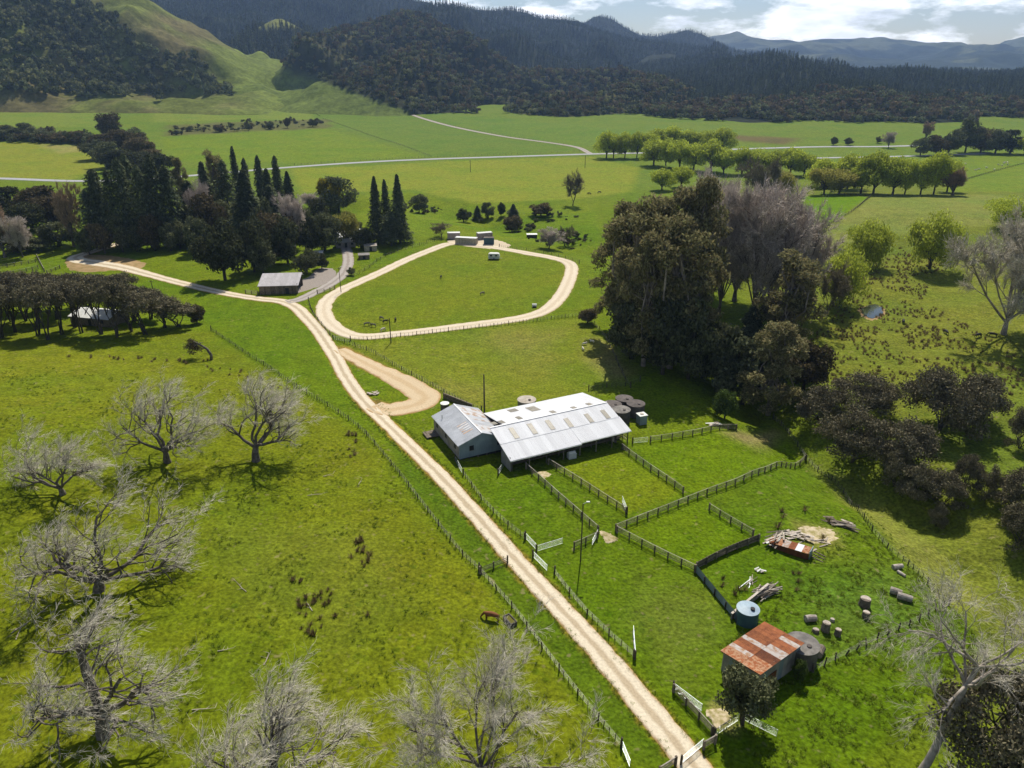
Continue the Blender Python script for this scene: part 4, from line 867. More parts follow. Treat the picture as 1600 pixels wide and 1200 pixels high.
row(['bush', 'conifer', 'bush'], [(722, 347, 322, 24), (746, 343, 318, 18), (763, 341, 318, 18), (783, 338, 315, 12), (802, 340, 320, 20)], '{} dark bush from the left along the stream bank', 'stream_bush', 'stream bank bushes', 'bush')
tree('bush_brown', 845, 338, 318, 34, 'brown thicket on the bank below the lone leafless tree', 'stream_bush', 'bush')
tree('olive_bare', 690, 370, 346, 34, 'small leafless tree left of the containers', 'bare_tree')
tree('bush_brown', 800, 362, 338, 30, 'brown scrub on the stream terrace', 'stream_bush', 'bush')
tree('mauve', 858, 388, 358, 40, 'leafless brown scrub beside the loop corner', 'stream_bush', 'bush')
tree('olive_bare', 882, 384, 352, 34, 'leafless scrub tree near the loop corner', 'stream_bush', 'bush')
tree('bush_brown', 918, 505, 482, 30, 'low brown bush at the corner of the centre paddock', 'round_bush', 'bush')
tree('laurel', 1160, 1132, 1052, 82, 'round olive leafed tree in front of the rusty shed', 'round_tree')
tree('green_bush', 1246, 1062, 1032, 24, 'small shrub between the rusty shed and its tank', 'shrub', 'shrub')

# ------------------------------------------------------------------ leafless trees in the foreground
def bare(px, py, top, label, twm='twig', bark='bark', rz=0, fit=None, **kw):
    b = at(px, py); S, T = skel(**kw)
    d = ray(px, top); ht = H + d[2] * b[1] / d[1] - b[2]
    z = max(max(s[1][2] for s in S), np.percentile([t[1][2] for t in T], 98)); k = (fit or ht) / z
    sc3 = np.array([k, k, k]); f = lambda L: [(np.array(a) * sc3, np.array(c) * sc3, r0 * k if m else r0, r1 * k if m else r1) for (a, c, r0, r1) in L for m in (L is S,)]
    r = thing('bare_tree', label, 'tree', b, rz)
    link('trunk', seg_mesh('trunk', f(S), 'limb'), r, M[bark]); link('crown', seg_mesh('crown', f(T), 3), r, M[twm])
    return r
WND = (.16, .06, .05)
bare(262, 722, 580, 'grey leafless tree with a limb drooping to the grass, left of the upper pair', seed=101, trunk_h=2.6, trunk_r=.80, mains=6, spread=(.5, 1.2), L1=9.5, wob=.24, lift=.07, wind=WND, nsec=8, nter=4, ntw=6, tw_len=1.35, tw_r=.019, dirs=[(.75, -.25, .25), (-.5, .1, .75), (-.15, .5, 1.0), (.35, .2, .9), (-.75, -.2, .5), (.55, -.3, .55)])
bare(400, 720, 580, 'grey leafless tree right of the upper pair on the left hillside', seed=102, trunk_h=3.0, trunk_r=.85, mains=6, spread=(.4, 1.25), L1=9, wob=.22, lift=.06, wind=WND, nsec=8, nter=4, ntw=6, tw_len=1.35, tw_r=.019, dirs=[(.8, -.1, .22), (-.55, .2, .6), (.1, .1, 1.1), (.5, .3, .6), (-.35, -.2, .8), (.7, .1, .45)])
bare(98, 772, 655, 'grey leafless tree at the left edge with a long level limb', seed=103, trunk_h=1.8, trunk_r=.80, mains=6, spread=(.4, 1.1), L1=9, wob=.24, lift=.05, wind=WND, nsec=8, nter=4, ntw=6, tw_len=1.35, tw_r=.019, dirs=[(-1.2, .1, .28), (.5, .1, .85), (.1, .3, 1.0), (-.5, 0, .7), (.75, -.1, .5), (-.8, .3, .55)])
bare(155, 922, 772, 'wide grey leafless tree in the middle of the left hillside group', seed=104, trunk_h=1.6, trunk_r=.85, mains=7, spread=(.4, 1.1), L1=8.8, wob=.28, lift=.05, wind=WND, nsec=7, nter=4, ntw=6, tw_len=1.25, tw_r=.021, dirs=[(.95, -.1, .25), (-.8, -.2, .30), (.1, .2, 1.0), (-.45, .2, .75), (1.0, .2, .55), (.5, .3, .8), (-.7, -.4, .1)])
bare(162, 1148, 952, 'largest twisted grey leafless tree at the bottom left', seed=105, trunk_h=3.2, trunk_r=.95, mains=7, spread=(.4, 1.1), L1=9.2, wob=.28, lift=.05, wind=WND, nsec=7, nter=4, ntw=6, tw_len=1.25, tw_r=.017, dirs=[(.9, .1, .55), (-1.15, 0, .35), (0, .2, 1.0), (.45, .2, .85), (-.55, .3, .65), (.75, -.3, .35), (-.6, -.4, .2)])
bare(425, 1262, 1090, 'low grey leafless tree cut by the bottom edge', seed=106, trunk_h=2.2, trunk_r=.7, mains=7, spread=(.4, 1.1), L1=8, wob=.26, lift=.05, wind=WND, nsec=8, nter=4, ntw=6, tw_len=1.5, tw_r=.018, dirs=[(.9, 0, .5), (-.9, .1, .5), (0, .2, .9), (.4, .2, .9), (-.45, .3, .8)])
bare(750, 1225, 1005, 'tall mauve grey leafless tree at the bottom middle', twm='twig', seed=107, trunk_h=3.0, trunk_r=.42, mains=9, spread=(.7, 1.3), L1=10.5, ratios=(.48, .5), wob=.16, lift=.05, nsec=8, nter=5, ntw=6, tw_len=1.25, tw_r=.015, minr=.018)
bare(1432, 1215, 0, 'tall leaning pale leafless tree at the bottom right', bark='bark_pale', fit=24, seed=108, trunk_h=15, trunk_r=.50, mains=9, spread=(.1, 1.1), L1=8, ratios=(.6, .55), wob=.18, lift=.02, droop=.1, nsec=6, nter=4, ntw=4, tw_len=1.4, tw_r=.014, lean=(.40, .26), minr=.018)
bare(1560, 1180, 0, 'second pale leafless tree at the bottom right edge', bark='bark_pale', fit=12, seed=109, trunk_h=8, trunk_r=.32, mains=8, spread=(.2, 1.1), L1=7, ratios=(.6, .55), wob=.2, lift=.02, droop=.1, nsec=5, nter=3, ntw=4, tw_len=1.3, tw_r=.014, lean=(.1, .1), minr=.018)
# the wind-thrown tree beside the grove
tb = thing('leaning_tree', 'wind-thrown tree arching to the ground beside the manuka grove', 'tree', at(330, 562))
mb = MB().tube([(0, 0, -.3), (.2, 0, 1.2), (-.6, .1, 2.8), (-2.4, .3, 4.0), (-4.6, .6, 5.0)], [.42, .38, .32, .22, .10], 8)
for q in range(16):
    a = RNG.uniform(0, 6.28); s0 = np.array([-1.5 - 3 * RNG.random(), .3, 3.4 + 1.2 * RNG.random()]); e = s0 + np.array([-2.2 * RNG.random() - .5, 1.6 * math.cos(a), 1.0 * math.sin(a) - .6]); mb.tube([s0, (s0 + e) / 2 + [0, 0, .15], e], [.09, .06, .02], 5)
mb.build('trunk', M['bark'], tb, smooth=True)
cl = [(-4 + RNG.normal(), .4 + RNG.normal() * .8, 3.6 + RNG.normal() * .9, 1.2, 1.1, .9) for q in range(9)]
V, Fc = leaves(RNG, cl, 1700, .42, .35, .3, .4); link('crown', mesh_np('crown', V, Fc), tb, M['bush_brown'])

# ------------------------------------------------------------------ forests: one mass each, too many stems to count
def lowtree(kind, seed):
    g = np.random.default_rng(seed)
    if kind == 'lowpine': V, Fc = lowtree('pine', seed); return V * np.array([.75, .75, .5]), Fc
    if kind == 'pine':
        n = 150; t = g.random(n) ** 1.2; az = g.uniform(0, 6.283, n); r = (1 - t) ** .8 * 3.3 * g.random(n) ** .4 + .2
        P = np.stack([r * np.cos(az), r * np.sin(az), 1 + 21 * t - .3 * r], 1); s = 1.9
    else:
        n = 190; cl = [(g.normal() * 1.7, g.normal() * 1.7, 5 + g.normal() * 1.2, 2.3, 2.3, 1.8) for q in range(7)]
        V, Fc = leaves(g, cl, n, 2.0, .75, .5, 0, .8); return V, Fc
    o = np.stack([np.cos(az), np.sin(az), -.5 + 0 * az], 1); sd = np.stack([-np.sin(az), np.cos(az), .3 * g.normal(size=n)], 1)
    V = np.stack([P - o * s * .4, P + sd * s * .45, P + o * s * .6, P - sd * s * .45], 1).reshape(-1, 3)
    return V, np.arange(4 * n).reshape(-1, 4)
def forest(name, label, kinds, pts, scl, mats):
    """one object: points of the wood, each carrying a low tree by geometry nodes"""
    col_ = bpy.data.collections.new(name + '_kinds')
    for q, k in enumerate(kinds):
        V, Fc = lowtree(k, 900 + q * 7 + len(name)); me = mesh_np(name + '_kind', V, Fc); me.materials.append(mats[q]); col_.objects.link(bpy.data.objects.new(f'{name}_kind_{q}', me))
    n = len(pts); me = bpy.data.meshes.new(name); me.vertices.add(n); me.vertices.foreach_set('co', np.asarray(pts, np.float32).ravel())
    a = me.attributes.new('scl', 'FLOAT_VECTOR', 'POINT'); a.data.foreach_set('vector', np.asarray(scl, np.float32).ravel())
    a = me.attributes.new('rot', 'FLOAT_VECTOR', 'POINT'); rt = np.zeros((n, 3), np.float32); rt[:, 2] = RNG.uniform(0, 6.28, n); a.data.foreach_set('vector', rt.ravel())
    o = tag(link(name, me), label, kind='stuff')
    ng = bpy.data.node_groups.new(name, 'GeometryNodeTree'); ng.interface.new_socket('Geometry', in_out='INPUT', socket_type='NodeSocketGeometry'); ng.interface.new_socket('Geometry', in_out='OUTPUT', socket_type='NodeSocketGeometry')
    N, L = ng.nodes, ng.links; gi = N.new('NodeGroupInput'); go = N.new('NodeGroupOutput'); ip = N.new('GeometryNodeInstanceOnPoints'); ci = N.new('GeometryNodeCollectionInfo')
    ci.inputs['Collection'].default_value = col_; ci.inputs['Separate Children'].default_value = True; ip.inputs['Pick Instance'].default_value = True
    def na(nm, ty): q = N.new('GeometryNodeInputNamedAttribute'); q.data_type = ty; q.inputs['Name'].default_value = nm; return q.outputs['Attribute']
    L.new(gi.outputs[0], ip.inputs['Points']); L.new(ci.outputs[0], ip.inputs['Instance']); L.new(na('rot', 'FLOAT_VECTOR'), ip.inputs['Rotation']); L.new(na('scl', 'FLOAT_VECTOR'), ip.inputs['Scale']); L.new(ip.outputs[0], go.inputs[0])
    md = o.modifiers.new('wood', 'NODES'); md.node_group = ng
    return o
def scatter(hn, step, keep, zmin=None):
    fz, x0, x1, y0, y1 = HILLS[hn]
    gx, gy = np.meshgrid(np.arange(x0, x1, step), np.arange(y0, y1 + 60, step)); x = gx.ravel() + RNG.uniform(-.5, .5, gx.size) * step; y = gy.ravel() + RNG.uniform(-.5, .5, gx.size) * step
    z = fz(x, y); gz = h(x, y); top = np.maximum(z, gz)
    # only what the photograph's side of the valley shows, with a margin
    az = np.abs(np.degrees(np.arctan2(x, y))) < 43
    m = az & keep(x, y, z) & (z > gz - 1.5)
    return np.stack([x, y, top - .4], 1)[m]
def rsc(n, lo, hi, thin=.15):
    s = RNG.uniform(lo, hi, n); return np.stack([s * RNG.uniform(1 - thin, 1 + thin, n), s * RNG.uniform(1 - thin, 1 + thin, n), s * RNG.uniform(1 - thin, 1 + thin, n)], 1)
def left_keep(x, y, z):
    px, py = pix(x, y, z); n = fbm(x / 60, y / 60, 3)
    edge = 320 - 190 * ss(100, -30, py) + 40 * n          # bush thins out towards the grassy spur
    spur = 40 + (px - 225) * .62
    low = (py > 148 + 8 * n)
    return (px < edge + 30 * (py > 80)) & (py > spur * .95 + 22 + 18 * n) & ~low | ((n > .5) & (py > spur + 22) & (px < 400) & (py < 158))
P_ = scatter('left_hill', 8.5, left_keep)
forest('hillside_bush', 'dark native bush on the flank of the left hill', ['bush', 'bush', 'bush'], P_, rsc(len(P_), .8, 1.7, .25), [M['hill_bush'], M['hill_olive'], M['hill_bush']])
def bush_keep(x, y, z):
    px, py = pix(x, y, z); n = fbm(x / 75 + 4, y / 75, 3)
    return ((n < .62) | (py > 60)) & (bush_edge(px, py) + 5 * n > 0) & (px > 425)
def plain_scrub(name, label, pxpoly, dens, lo, hi, mats, thr):
    poly = wl_(pxpoly); P = np.array(poly); a0, a1 = P.min(0), P.max(0); Q = RNG.uniform(a0, a1, (int((a1 - a0).prod() * dens), 2)); Q = Q[inpoly(Q[:, 0], Q[:, 1], poly)]
    Q = Q[fbm(Q[:, 0] / 25, Q[:, 1] / 25, 3) > thr]
    return forest(name, label, ['bush'] * len(mats), np.stack([Q[:, 0], Q[:, 1], h(Q[:, 0], Q[:, 1]) - .5], 1), rsc(len(Q), lo, hi, .3), mats)
plain_scrub('ditch_scrub', 'low wetland scrub along the ditch between the far fields', [(262, 203), (350, 194), (430, 189), (508, 187), (516, 197), (430, 202), (330, 209), (264, 214)], .012, .12, .55, [M['bush'], M['bush_pale'], M['bush_brown']], -.15)
plain_scrub('stream_scrub', 'low scrub and rough growth along the stream', [(560, 318), (640, 306), (700, 325), (800, 335), (900, 338), (905, 350), (820, 352), (700, 345), (620, 330)], .035, .10, .38, [M['bush'], M['bush_pale'], M['bush_brown']], .0)
plain_scrub('stream_scrub', 'brown scrub on the lower stream bank', [(790, 352), (880, 358), (935, 375), (930, 392), (850, 384), (800, 366)], .06, .10, .36, [M['bush_brown'], M['bush_pale'], M['bush']], -.05)
plain_scrub('hedge_scrub', 'dark scrub filling the far left hedge', [(-30, 212), (60, 212), (140, 218), (145, 228), (60, 224), (-30, 222)], .03, .5, 1.1, [M['bush'], M['bush_brown']], -.4)
plain_scrub('field_edge_scrub', 'rough scrub at the left edge below the road', [(-30, 340), (110, 345), (135, 392), (60, 398), (-30, 398)], .05, .15, .6, [M['bush'], M['bush_pale'], M['bush_brown']], -.05)
P_ = scatter('bush_hill', 8.5, bush_keep)
forest('bush_hill_canopy', 'dense mixed bush canopy on the rounded hill', ['bush', 'bush', 'bush', 'lowpine'], P_, rsc(len(P_), .55, 1.25, .25), [M['hill_bush'], M['hill_brown'], M['hill_olive'], M['far_pine']])
P_ = scatter('knob_hill', 9, lambda x, y, z: z < 130 + 10 * fbm(x / 50, y / 50, 2))
forest('knob_pines', 'pines around the small pointed hill', ['pine', 'pine'], P_, rsc(len(P_), .7, 1.15), [M['far_pine'], M['bush']])
P_ = scatter('pine_ridge', 8, lambda x, y, z: pix(x, y, z)[1] > -25)
forest('ridge_pine_forest', 'even pine plantation covering the high ridge', ['pine', 'pine'], P_, rsc(len(P_), .40, .68), [M['far_pine'], M['far_pine']])
def bench_keep(x, y, z):
    px, py = pix(x, y, z); n = fbm(x / 60, y / 60, 2)
    return ~((px > 1160) & (px < 1290) & (py > 178) & (py < 184)) & ~((px > 940) & (px < 985) & (py > 158) & (py < 180))
def tan_band(x, y, z):
    px, py = pix(x, y, z); n = 4 * fbm(x / 40, y / 40, 2); return (px > 1140) & (px < 1345) & (py > 160 + n) & (py < 170 + n)
P_ = scatter('forest_bench', 6.5, lambda x, y, z: tan_band(x, y, z))
forest('poplar_plantation', 'tan band of young leafless trees across the forest', ['bush', 'lowpine'], P_, rsc(len(P_), .45, .8), [M['twig_tan'], M['willow_yellow']])
P_ = scatter('forest_bench', 7, lambda x, y, z: bench_keep(x, y, z) & (y > 1020) & ~tan_band(x, y, z))
forest('bench_pine_forest', 'plantation forest filling the right side of the valley', ['pine', 'pine', 'pine'], P_, rsc(len(P_), .38, .72), [M['far_pine'], M['far_pine'], M['pine']])
P_ = scatter('forest_bench', 7.5, lambda x, y, z: bench_keep(x, y, z) & (y <= 1070) & (y > 870 + 90 * fbm(x / 80, y * 0 + 3, 3)))
forest('valley_edge_bush', 'band of dark bush along the far edge of the fields', ['bush', 'bush', 'bush'], P_, rsc(len(P_), .6, 1.3, .25), [M['hill_bush'], M['hill_brown'], M['hill_bush']])
P_ = scatter('peak_hill', 11, lambda x, y, z: pix(x, y, z)[1] < 120)
forest('peak_pine_forest', 'pine forest on the pointed skyline peak', ['pine', 'pine'], P_, rsc(len(P_), .4, .65), [M['far_pine'], M['far_pine']])

# ------------------------------------------------------------------ the woolshed
from mathutils import Matrix, Vector
def sheet_mesh(name, w, L, ribs=6, amp=.022):
    V = []; Fc = []; n = ribs * 2
    for k in range(n + 1):
        z = amp if k % 2 else -amp
        V += [(w * k / n, 0, z), (w * k / n, L, z), (w * k / n, 0, z - .012), (w * k / n, L, z - .012)]
    for k in range(n):
        a = 4 * k; b = a + 4; Fc += [(a, b, b + 1, a + 1), (a + 2, a + 3, b + 3, b + 2)]
    for a in (0, 4 * n): Fc.append((a, a + 1, a + 3, a + 2))
    me = bpy.data.meshes.new(name); me.from_pydata(V, [], Fc); me.update(); return me
def sheets(parent, p, ex, ey, width, L, count, mats, name='roof_sheet', gap=.008, tilt=0.0):
    """a run of corrugated sheets: start p, unit vectors ex (across) and ey (along the slope)"""
    ex = Vector(ex).normalized(); ey = Vector(ey).normalized(); ez = ex.cross(ey).normalized(); cache = {}
    for k in range(count):
        m = mats[k % len(mats)] if not callable(mats) else mats(k)
        if m not in cache: cache[m] = sheet_mesh(name, width - gap, L); cache[m].materials.append(M[m])
        o = bpy.data.objects.new(name, cache[m]); C.objects.link(o); o.parent = parent
        q = Vector(p) + ex * (width * k) + ez * (.004 * (k % 2) + .006 * random.Random(k * 7 + count).random())
        R3 = Matrix((ex, ey, ez)).transposed().to_4x4(); o.matrix_local = Matrix.Translation(q) @ R3
UX = np.array([math.cos(math.radians(26)), math.sin(math.radians(26))]); UY = np.array([-UX[1], UX[0]])
O2 = np.array([-9.95, 121.68]); ZW = hz(2, 126)
def loc(px, py, z):
    p = atz(px, py, z + ZW)[:2] - O2; return float(p @ UX), float(p @ UY)
wsh = thing('woolshed', 'big white-roofed woolshed with open front and gabled annexe', 'shed', (O2[0], O2[1], ZW), math.radians(26))
# annexe
EL, RD, ER = 3.75, 5.35, 3.35; XR, XE, YB = 4.6, 9.7, 13.6
w = MB()
w.add([(0, 0, .75), (XE, 0, .75), (XE, 0, ER), (XR, 0, RD), (0, 0, EL), (0, .12, .75), (XE, .12, .75), (XE, .12, ER), (XR, .12, RD), (0, .12, EL)], [(0, 1, 2, 3, 4), (9, 8, 7, 6, 5), (0, 5, 6, 1), (1, 6, 7, 2), (2, 7, 8, 3), (3, 8, 9, 4), (4, 9, 5, 0)])
gw = w.build('gable_wall', M['blue_iron'], wsh)
for k in range(24): MB().box((.2 + k * .39, -.022, .78), (.26 + k * .39, -.001, 3.3)).build('wall_rib', M['blue_iron'], gw)
MB().box((2.1, -.05, 2.1), (3.0, -.024, 3.1)).build('window', M['dark'], gw); MB().box((2.0, -.07, 2.0), (3.1, -.052, 2.08)).build('window_sill', M['grey_iron'], gw)
MB().box((7.9, -.05, 2.0), (8.7, -.024, 2.9)).build('hatch', M['dark'], gw)
MB().box((XE - .0, 1.2, .75), (XE + .12, YB, ER)).build('side_wall', M['grey_iron'], wsh)
lw = MB().box((0, .124, .75), (.12, YB, EL)).build('side_wall', M['grey_iron'], wsh)
for k in range(5): MB().box((-.03, 1.6 + k * 2.4, 2.1), (-.004, 2.5 + k * 2.4, 3.0)).build('window', M['sky_light'] if k % 2 else M['dark'], lw)
MB().add([(0, YB, .75), (XE, YB, .75), (XE, YB, ER), (XR, YB, RD), (0, YB, EL), (0, YB - .1, .75), (XE, YB - .1, .75), (XE, YB - .1, ER), (XR, YB - .1, RD), (0, YB - .1, EL)], [(4, 3, 2, 1, 0), (5, 6, 7, 8, 9), (0, 1, 6, 5), (1, 2, 7, 6), (2, 3, 8, 7), (3, 4, 9, 8), (4, 0, 5, 9)]).build('rear_wall', M['grey_iron'], wsh)
MB().box((.25, .25, -.6), (XE - .25, YB - .25, .74)).build('underfloor_shade', M['dark'], wsh)  # near-black block between the piles stands in for shade under the raised floor
for k in range(6):
    MB().box((.1 + k * 1.85, .02, -.6), (.28 + k * 1.85, .2, .748)).build('pile', M['wood'], wsh); MB().box((.02, .8 + k * 2.3, -.6), (.2, 1.0 + k * 2.3, .748)).build('pile', M['wood'], wsh)
def slope(parent, name, x0, y0, z0, x1, y1, z1, axis, mat, t=.06):
    if axis == 'x': poly = [(x0, y0, z0), (x1, y0, z1), (x1, y1, z1), (x0, y1, z0)]
    else: poly = [(x0, y0, z0), (x1, y0, z0), (x1, y1, z1), (x0, y1, z1)]
    return MB().slab(poly, t).build(name, mat, parent)
OV = .35
sl_ = (RD - EL) / XR; sr_ = (RD - ER) / (XE - XR)
rl = slope(wsh, 'roof', -OV, -OV, EL - sl_ * OV + .1, XR, YB + OV, RD + .1, 'x', M['old_roof'])
LL = math.hypot(XR + OV, (XR + OV) * sl_)
sheets(rl, (-OV, YB + OV, EL - sl_ * OV + .15), (0, -1, 0), (1, 0, sl_), 1.1, LL, 13, lambda k: 'old_roof')
for k in range(5): MB().add([(1.9 + .0 * k, 2.2 + k * .8, EL + sl_ * 1.9 + .20), (3.9, 2.2 + k * .8, EL + sl_ * 3.9 + .20), (3.9, 2.62 + k * .8, EL + sl_ * 3.9 + .20), (1.9, 2.62 + k * .8, EL + sl_ * 1.9 + .20)], [(0, 1, 2, 3)]).build('rust_streak', M['rusty_white'], rl)
rr_ = slope(wsh, 'roof', XR, -OV, RD + .1, XE + OV, YB + OV, ER - sr_ * OV + .1, 'x', M['old_roof'])
LR = math.hypot(XE + OV - XR, RD - ER + sr_ * OV)
sheets(rr_, (XR, -OV, RD + .15), (0, 1, 0), (-1, 0, sr_) if False else (1, 0, -sr_), 1.1, LR, 13, lambda k: 'rusty_white' if k in (1, 2, 3, 6, 8, 9, 10, 11) else 'old_roof')
for s_ in rr_.children: s_.scale = (1, 1, 1)
MB().box((XR - .15, -OV, RD + .135), (XR + .15, YB + OV, RD + .20)).build('ridge_cap', M['white_roof'], wsh)
MB().tube([(.9, 11.0, 4.0), (.9, 11.0, 5.1)], [.09, .09], 8).build('flue', M['galv'], wsh)
# loading deck on the far left corner
dk = MB().box((-2.6, 10.6, .75), (-.02, 13.4, .9)).build('loading_deck', M['wood'], wsh)
for x, y in ((-2.4, 10.8), (-2.4, 13.2), (-.4, 10.8), (-.4, 13.2)): MB().box((x - .1, y - .1, -.5), (x + .1, y + .1, .748)).build('leg', M['wood'], dk)
MB().bar((-2.55, 10.7, 1.75), (-2.55, 13.3, 1.75), .08).build('handrail', M['rail'], dk)
# main shed
RY, RZ_, BY, BZ, KY, KZ, FY, FZ = 1.2, 5.25, 10.6, 3.6, -3.4, 4.0, -7.65, 2.75
X0, X1 = 9.75, 33.3; XL = 6.9
def zroof(y): return float(np.interp(y, [FY, KY, RY, BY], [FZ, KZ, RZ_, BZ]))
MB().box((X0 + .3, BY - .45, -.5), (X1 - .3, BY - .33, BZ + .02)).build('rear_wall', M['grey_iron'], wsh)
MB().add([(X1 - .3, -3.2, .4), (X1 - .3, BY - .46, .4), (X1 - .3, BY - .46, BZ + .05), (X1 - .3, RY, RZ_ - .1), (X1 - .3, -3.2, KZ), (X1 - .42, -3.2, .4), (X1 - .42, BY - .46, .4), (X1 - .42, BY - .46, BZ + .05), (X1 - .42, RY, RZ_ - .1), (X1 - .42, -3.2, KZ)], [(0, 1, 2, 3, 4), (9, 8, 7, 6, 5), (0, 5, 6, 1), (1, 6, 7, 2), (2, 7, 8, 3), (3, 8, 9, 4), (4, 9, 5, 0)]).build('end_wall', M['grey_iron'], wsh)
iw = MB().box((XL + .3, -3.35, .35), (X1 - .43, -3.22, 3.9)).build('inner_wall', M['wood'], wsh)
for k in range(11): MB().box((XL + 1.2 + k * 2.3, -3.39, .5), (XL + 2.1 + k * 2.3, -3.354, 2.2 if k % 3 else 2.6)).build('pen_door' if k % 3 else 'sheep_hatch', M['dark'] if k % 2 else M['wood'], iw)
MB().box((XL + .25, -7.3, -.3), (XL + .35, -3.4, 3.0)).build('lean_to_wall', M['grey_iron'], wsh)
MB().box((XL + .4, -5.4, .2), (X1 - .5, -3.36, .42)).build('grating_floor', M['wood'], wsh)
for k in range(8):
    x = XL + .6 + k * 3.66
    MB().box((x - .09, FY + .35, -.5), (x + .09, FY + .53, FZ - .02)).build('post', M['rail'], wsh)
    MB().box((x - .07, -5.5, -.4), (x + .07, -5.36, 3.2)).build('post', M['wood'], wsh)
    if k < 7:
        for z in ((.55, .95, 1.35) if k not in (1, 2) else (.95,)): MB().box((x + .092, -5.48, z), (x + 3.56, -5.43, z + .16)).build('rail', M['rail'], wsh)
for k in range(5): MB().box((X1 - .42, -7.1, .45 + .38 * k), (X1 - .36, -3.4, .60 + .38 * k)).build('rail', M['pale'] if k % 2 else M['rail'], wsh)
for k in range(3): MB().bar((X1 - 2.8, -6.9 + .5 * k, .45), (X1 - .6, -3.7 + .2 * k, 1.3), .5, .05).build('ramp_board', M['pale'] if k == 1 else M['rail'], wsh)
def mslope(name, x0, x1, ya, yb, za, zb, n, mats, dz=0):
    r = slope(wsh, name, x0, ya, za + dz, x1, yb, zb + dz, 'y', M['white_roof'])
    L = math.hypot(yb - ya, zb - za); sheets(r, (x0, ya, za + dz + .05), (1, 0, 0), (0, yb - ya, zb - za), (x1 - x0) / n, L, n, mats); return r
W_ = lambda k: 'white_roof'
rear = mslope('roof', X0 + .05, X1 + .1, RY, BY + .1, RZ_, BZ, 20, W_)
front = mslope('roof', XL, X1 + .1, KY - .12, RY, KZ - .03, RZ_, 22, W_)
mslope('lean_to_roof', XL, 22.1, FY - .25, KY, FZ - .12, KZ - .05, 13, W_)
mslope('lean_to_roof', 22.12, X1 + .3, FY, KY, FZ, KZ - .045, 10, W_)
MB().box((XL, RY - .2, RZ_ + .07), (X1 + .1, RY + .2, RZ_ + .12)).build('ridge_cap', M['white_roof'], wsh)
MB().box((XL, FY - .36, FZ - .30), (22.1, FY - .26, FZ - .18)).build('gutter', M['galv'], wsh); MB().box((22.12, FY - .11, FZ - .14), (X1 + .3, FY - .01, FZ - .02)).build('gutter', M['galv'], wsh)
def skylight(px, py, wd, ln, z=4.8):
    x, y = loc(px, py, z)
    for k in range(3): x, y = loc(px, py, zroof(y))
    y0, y1 = y - ln / 2, y + ln / 2
    if y0 < RY < y1: (y0, y1) = (RY + .25, RY + .25 + ln) if y > RY else (RY - .25 - ln, RY - .25)
    par = rear if y > RY else front
    MB().slab([(x - wd / 2, y0, zroof(y0) + .125), (x + wd / 2, y0, zroof(y0) + .125), (x + wd / 2, y1, zroof(y1) + .125), (x - wd / 2, y1, zroof(y1) + .125)], .03).build('skylight', M['sky_light'], par)
cp = lambda x, y: (640 + x / 3.636, 560 + y / 3.636)
for (cx, cy, wd, ln) in ((593, 428, 1.0, 3.0), (697, 403, 1.0, 3.0), (798, 381, 1.0, 2.8), (903, 369, 1.0, 2.6), (1019, 343, 1.0, 2.6), (1112, 321, 1.0, 2.6), (480, 371, 1.0, 1.8), (521, 363, 1.0, 1.8), (620, 340, 1.0, 1.8), (586, 297, 1.9, 1.9), (700, 288, 2.0, 3.2), (820, 309, 1.0, 1.8), (934, 283, 1.0, 1.7), (1026, 265, 1.0, 1.7)): skylight(*cp(cx, cy), wd, ln)

# ------------------------------------------------------------------ the rusty shed
ZR = hz(31, 70)
RU = np.array([7.0, 5.11]); RU /= np.linalg.norm(RU); rang = math.atan2(RU[1], RU[0])
rs = thing('rusty_shed', 'small iron shed with a patched rust-red roof', 'shed', (26.0, 70.15, ZR), rang)
RW, RDp, ZL, ZH = 8.6, 5.5, 3.0, 3.75          # local: x along the low eave, y negative towards the camera
MB().box((.15, -.28, -.4), (RW - .15, -.15, ZL)).build('rear_wall', M['grey_iron'], rs)
MB().box((.15, -RDp + .15, -.4), (RW - .15, -RDp + .28, ZH - .02)).build('front_wall', M['grey_iron'], rs)
for xa, nm in ((.15, 'side_wall'), (RW - .28, 'side_wall')):
    MB().add([(xa, -RDp + .284, -.4), (xa + .13, -RDp + .284, -.4), (xa + .13, -.284, -.4), (xa, -.284, -.4), (xa, -RDp + .284, ZH - .05), (xa + .13, -RDp + .284, ZH - .05), (xa + .13, -.284, ZL - .02), (xa, -.284, ZL - .02)], [(0, 3, 2, 1), (4, 5, 6, 7), (0, 1, 5, 4), (1, 2, 6, 5), (2, 3, 7, 6), (3, 0, 4, 7)]).build(nm, M['grey_iron'], rs)
sheets(rs, (.13, -RDp + .3, -.1), (0, 1, 0), (0, 0, 1), .80, 3.2, 6, ['grey_iron', 'grey_iron', 'rust_dark', 'grey_iron', 'blue_iron', 'grey_iron'], 'wall_sheet')
sheets(rs, (.2, -RDp + .12, -.1), (1, 0, 0), (0, 0, 1), .82, 3.6, 10, ['grey_iron', 'blue_iron', 'grey_iron', 'grey_iron'], 'wall_sheet')
MB().box((RW * .25, -RDp + .02, -.2), (RW * .25 + 1.5, -RDp + .08, 2.2)).build('door', M['rust_dark'], rs)
rrf = MB().slab([(-.1, -RDp - .1, ZH), (RW + .1, -RDp - .1, ZH), (RW + .1, .1, ZL), (-.1, .1, ZL)], .06).build('roof', M['rust_dark'], rs)
ey = Vector((0, -RDp - .2, ZH - ZL)).normalized(); LS = math.hypot(RDp + .2, ZH - ZL)
wS = (RW + .2) / 11
cols = ['rust', 'rust', 'rust', 'rust', 'rust', 'rust_white', 'rust', 'rust', 'rust_white', 'rust_patchy', 'rust_patchy'][::-1]
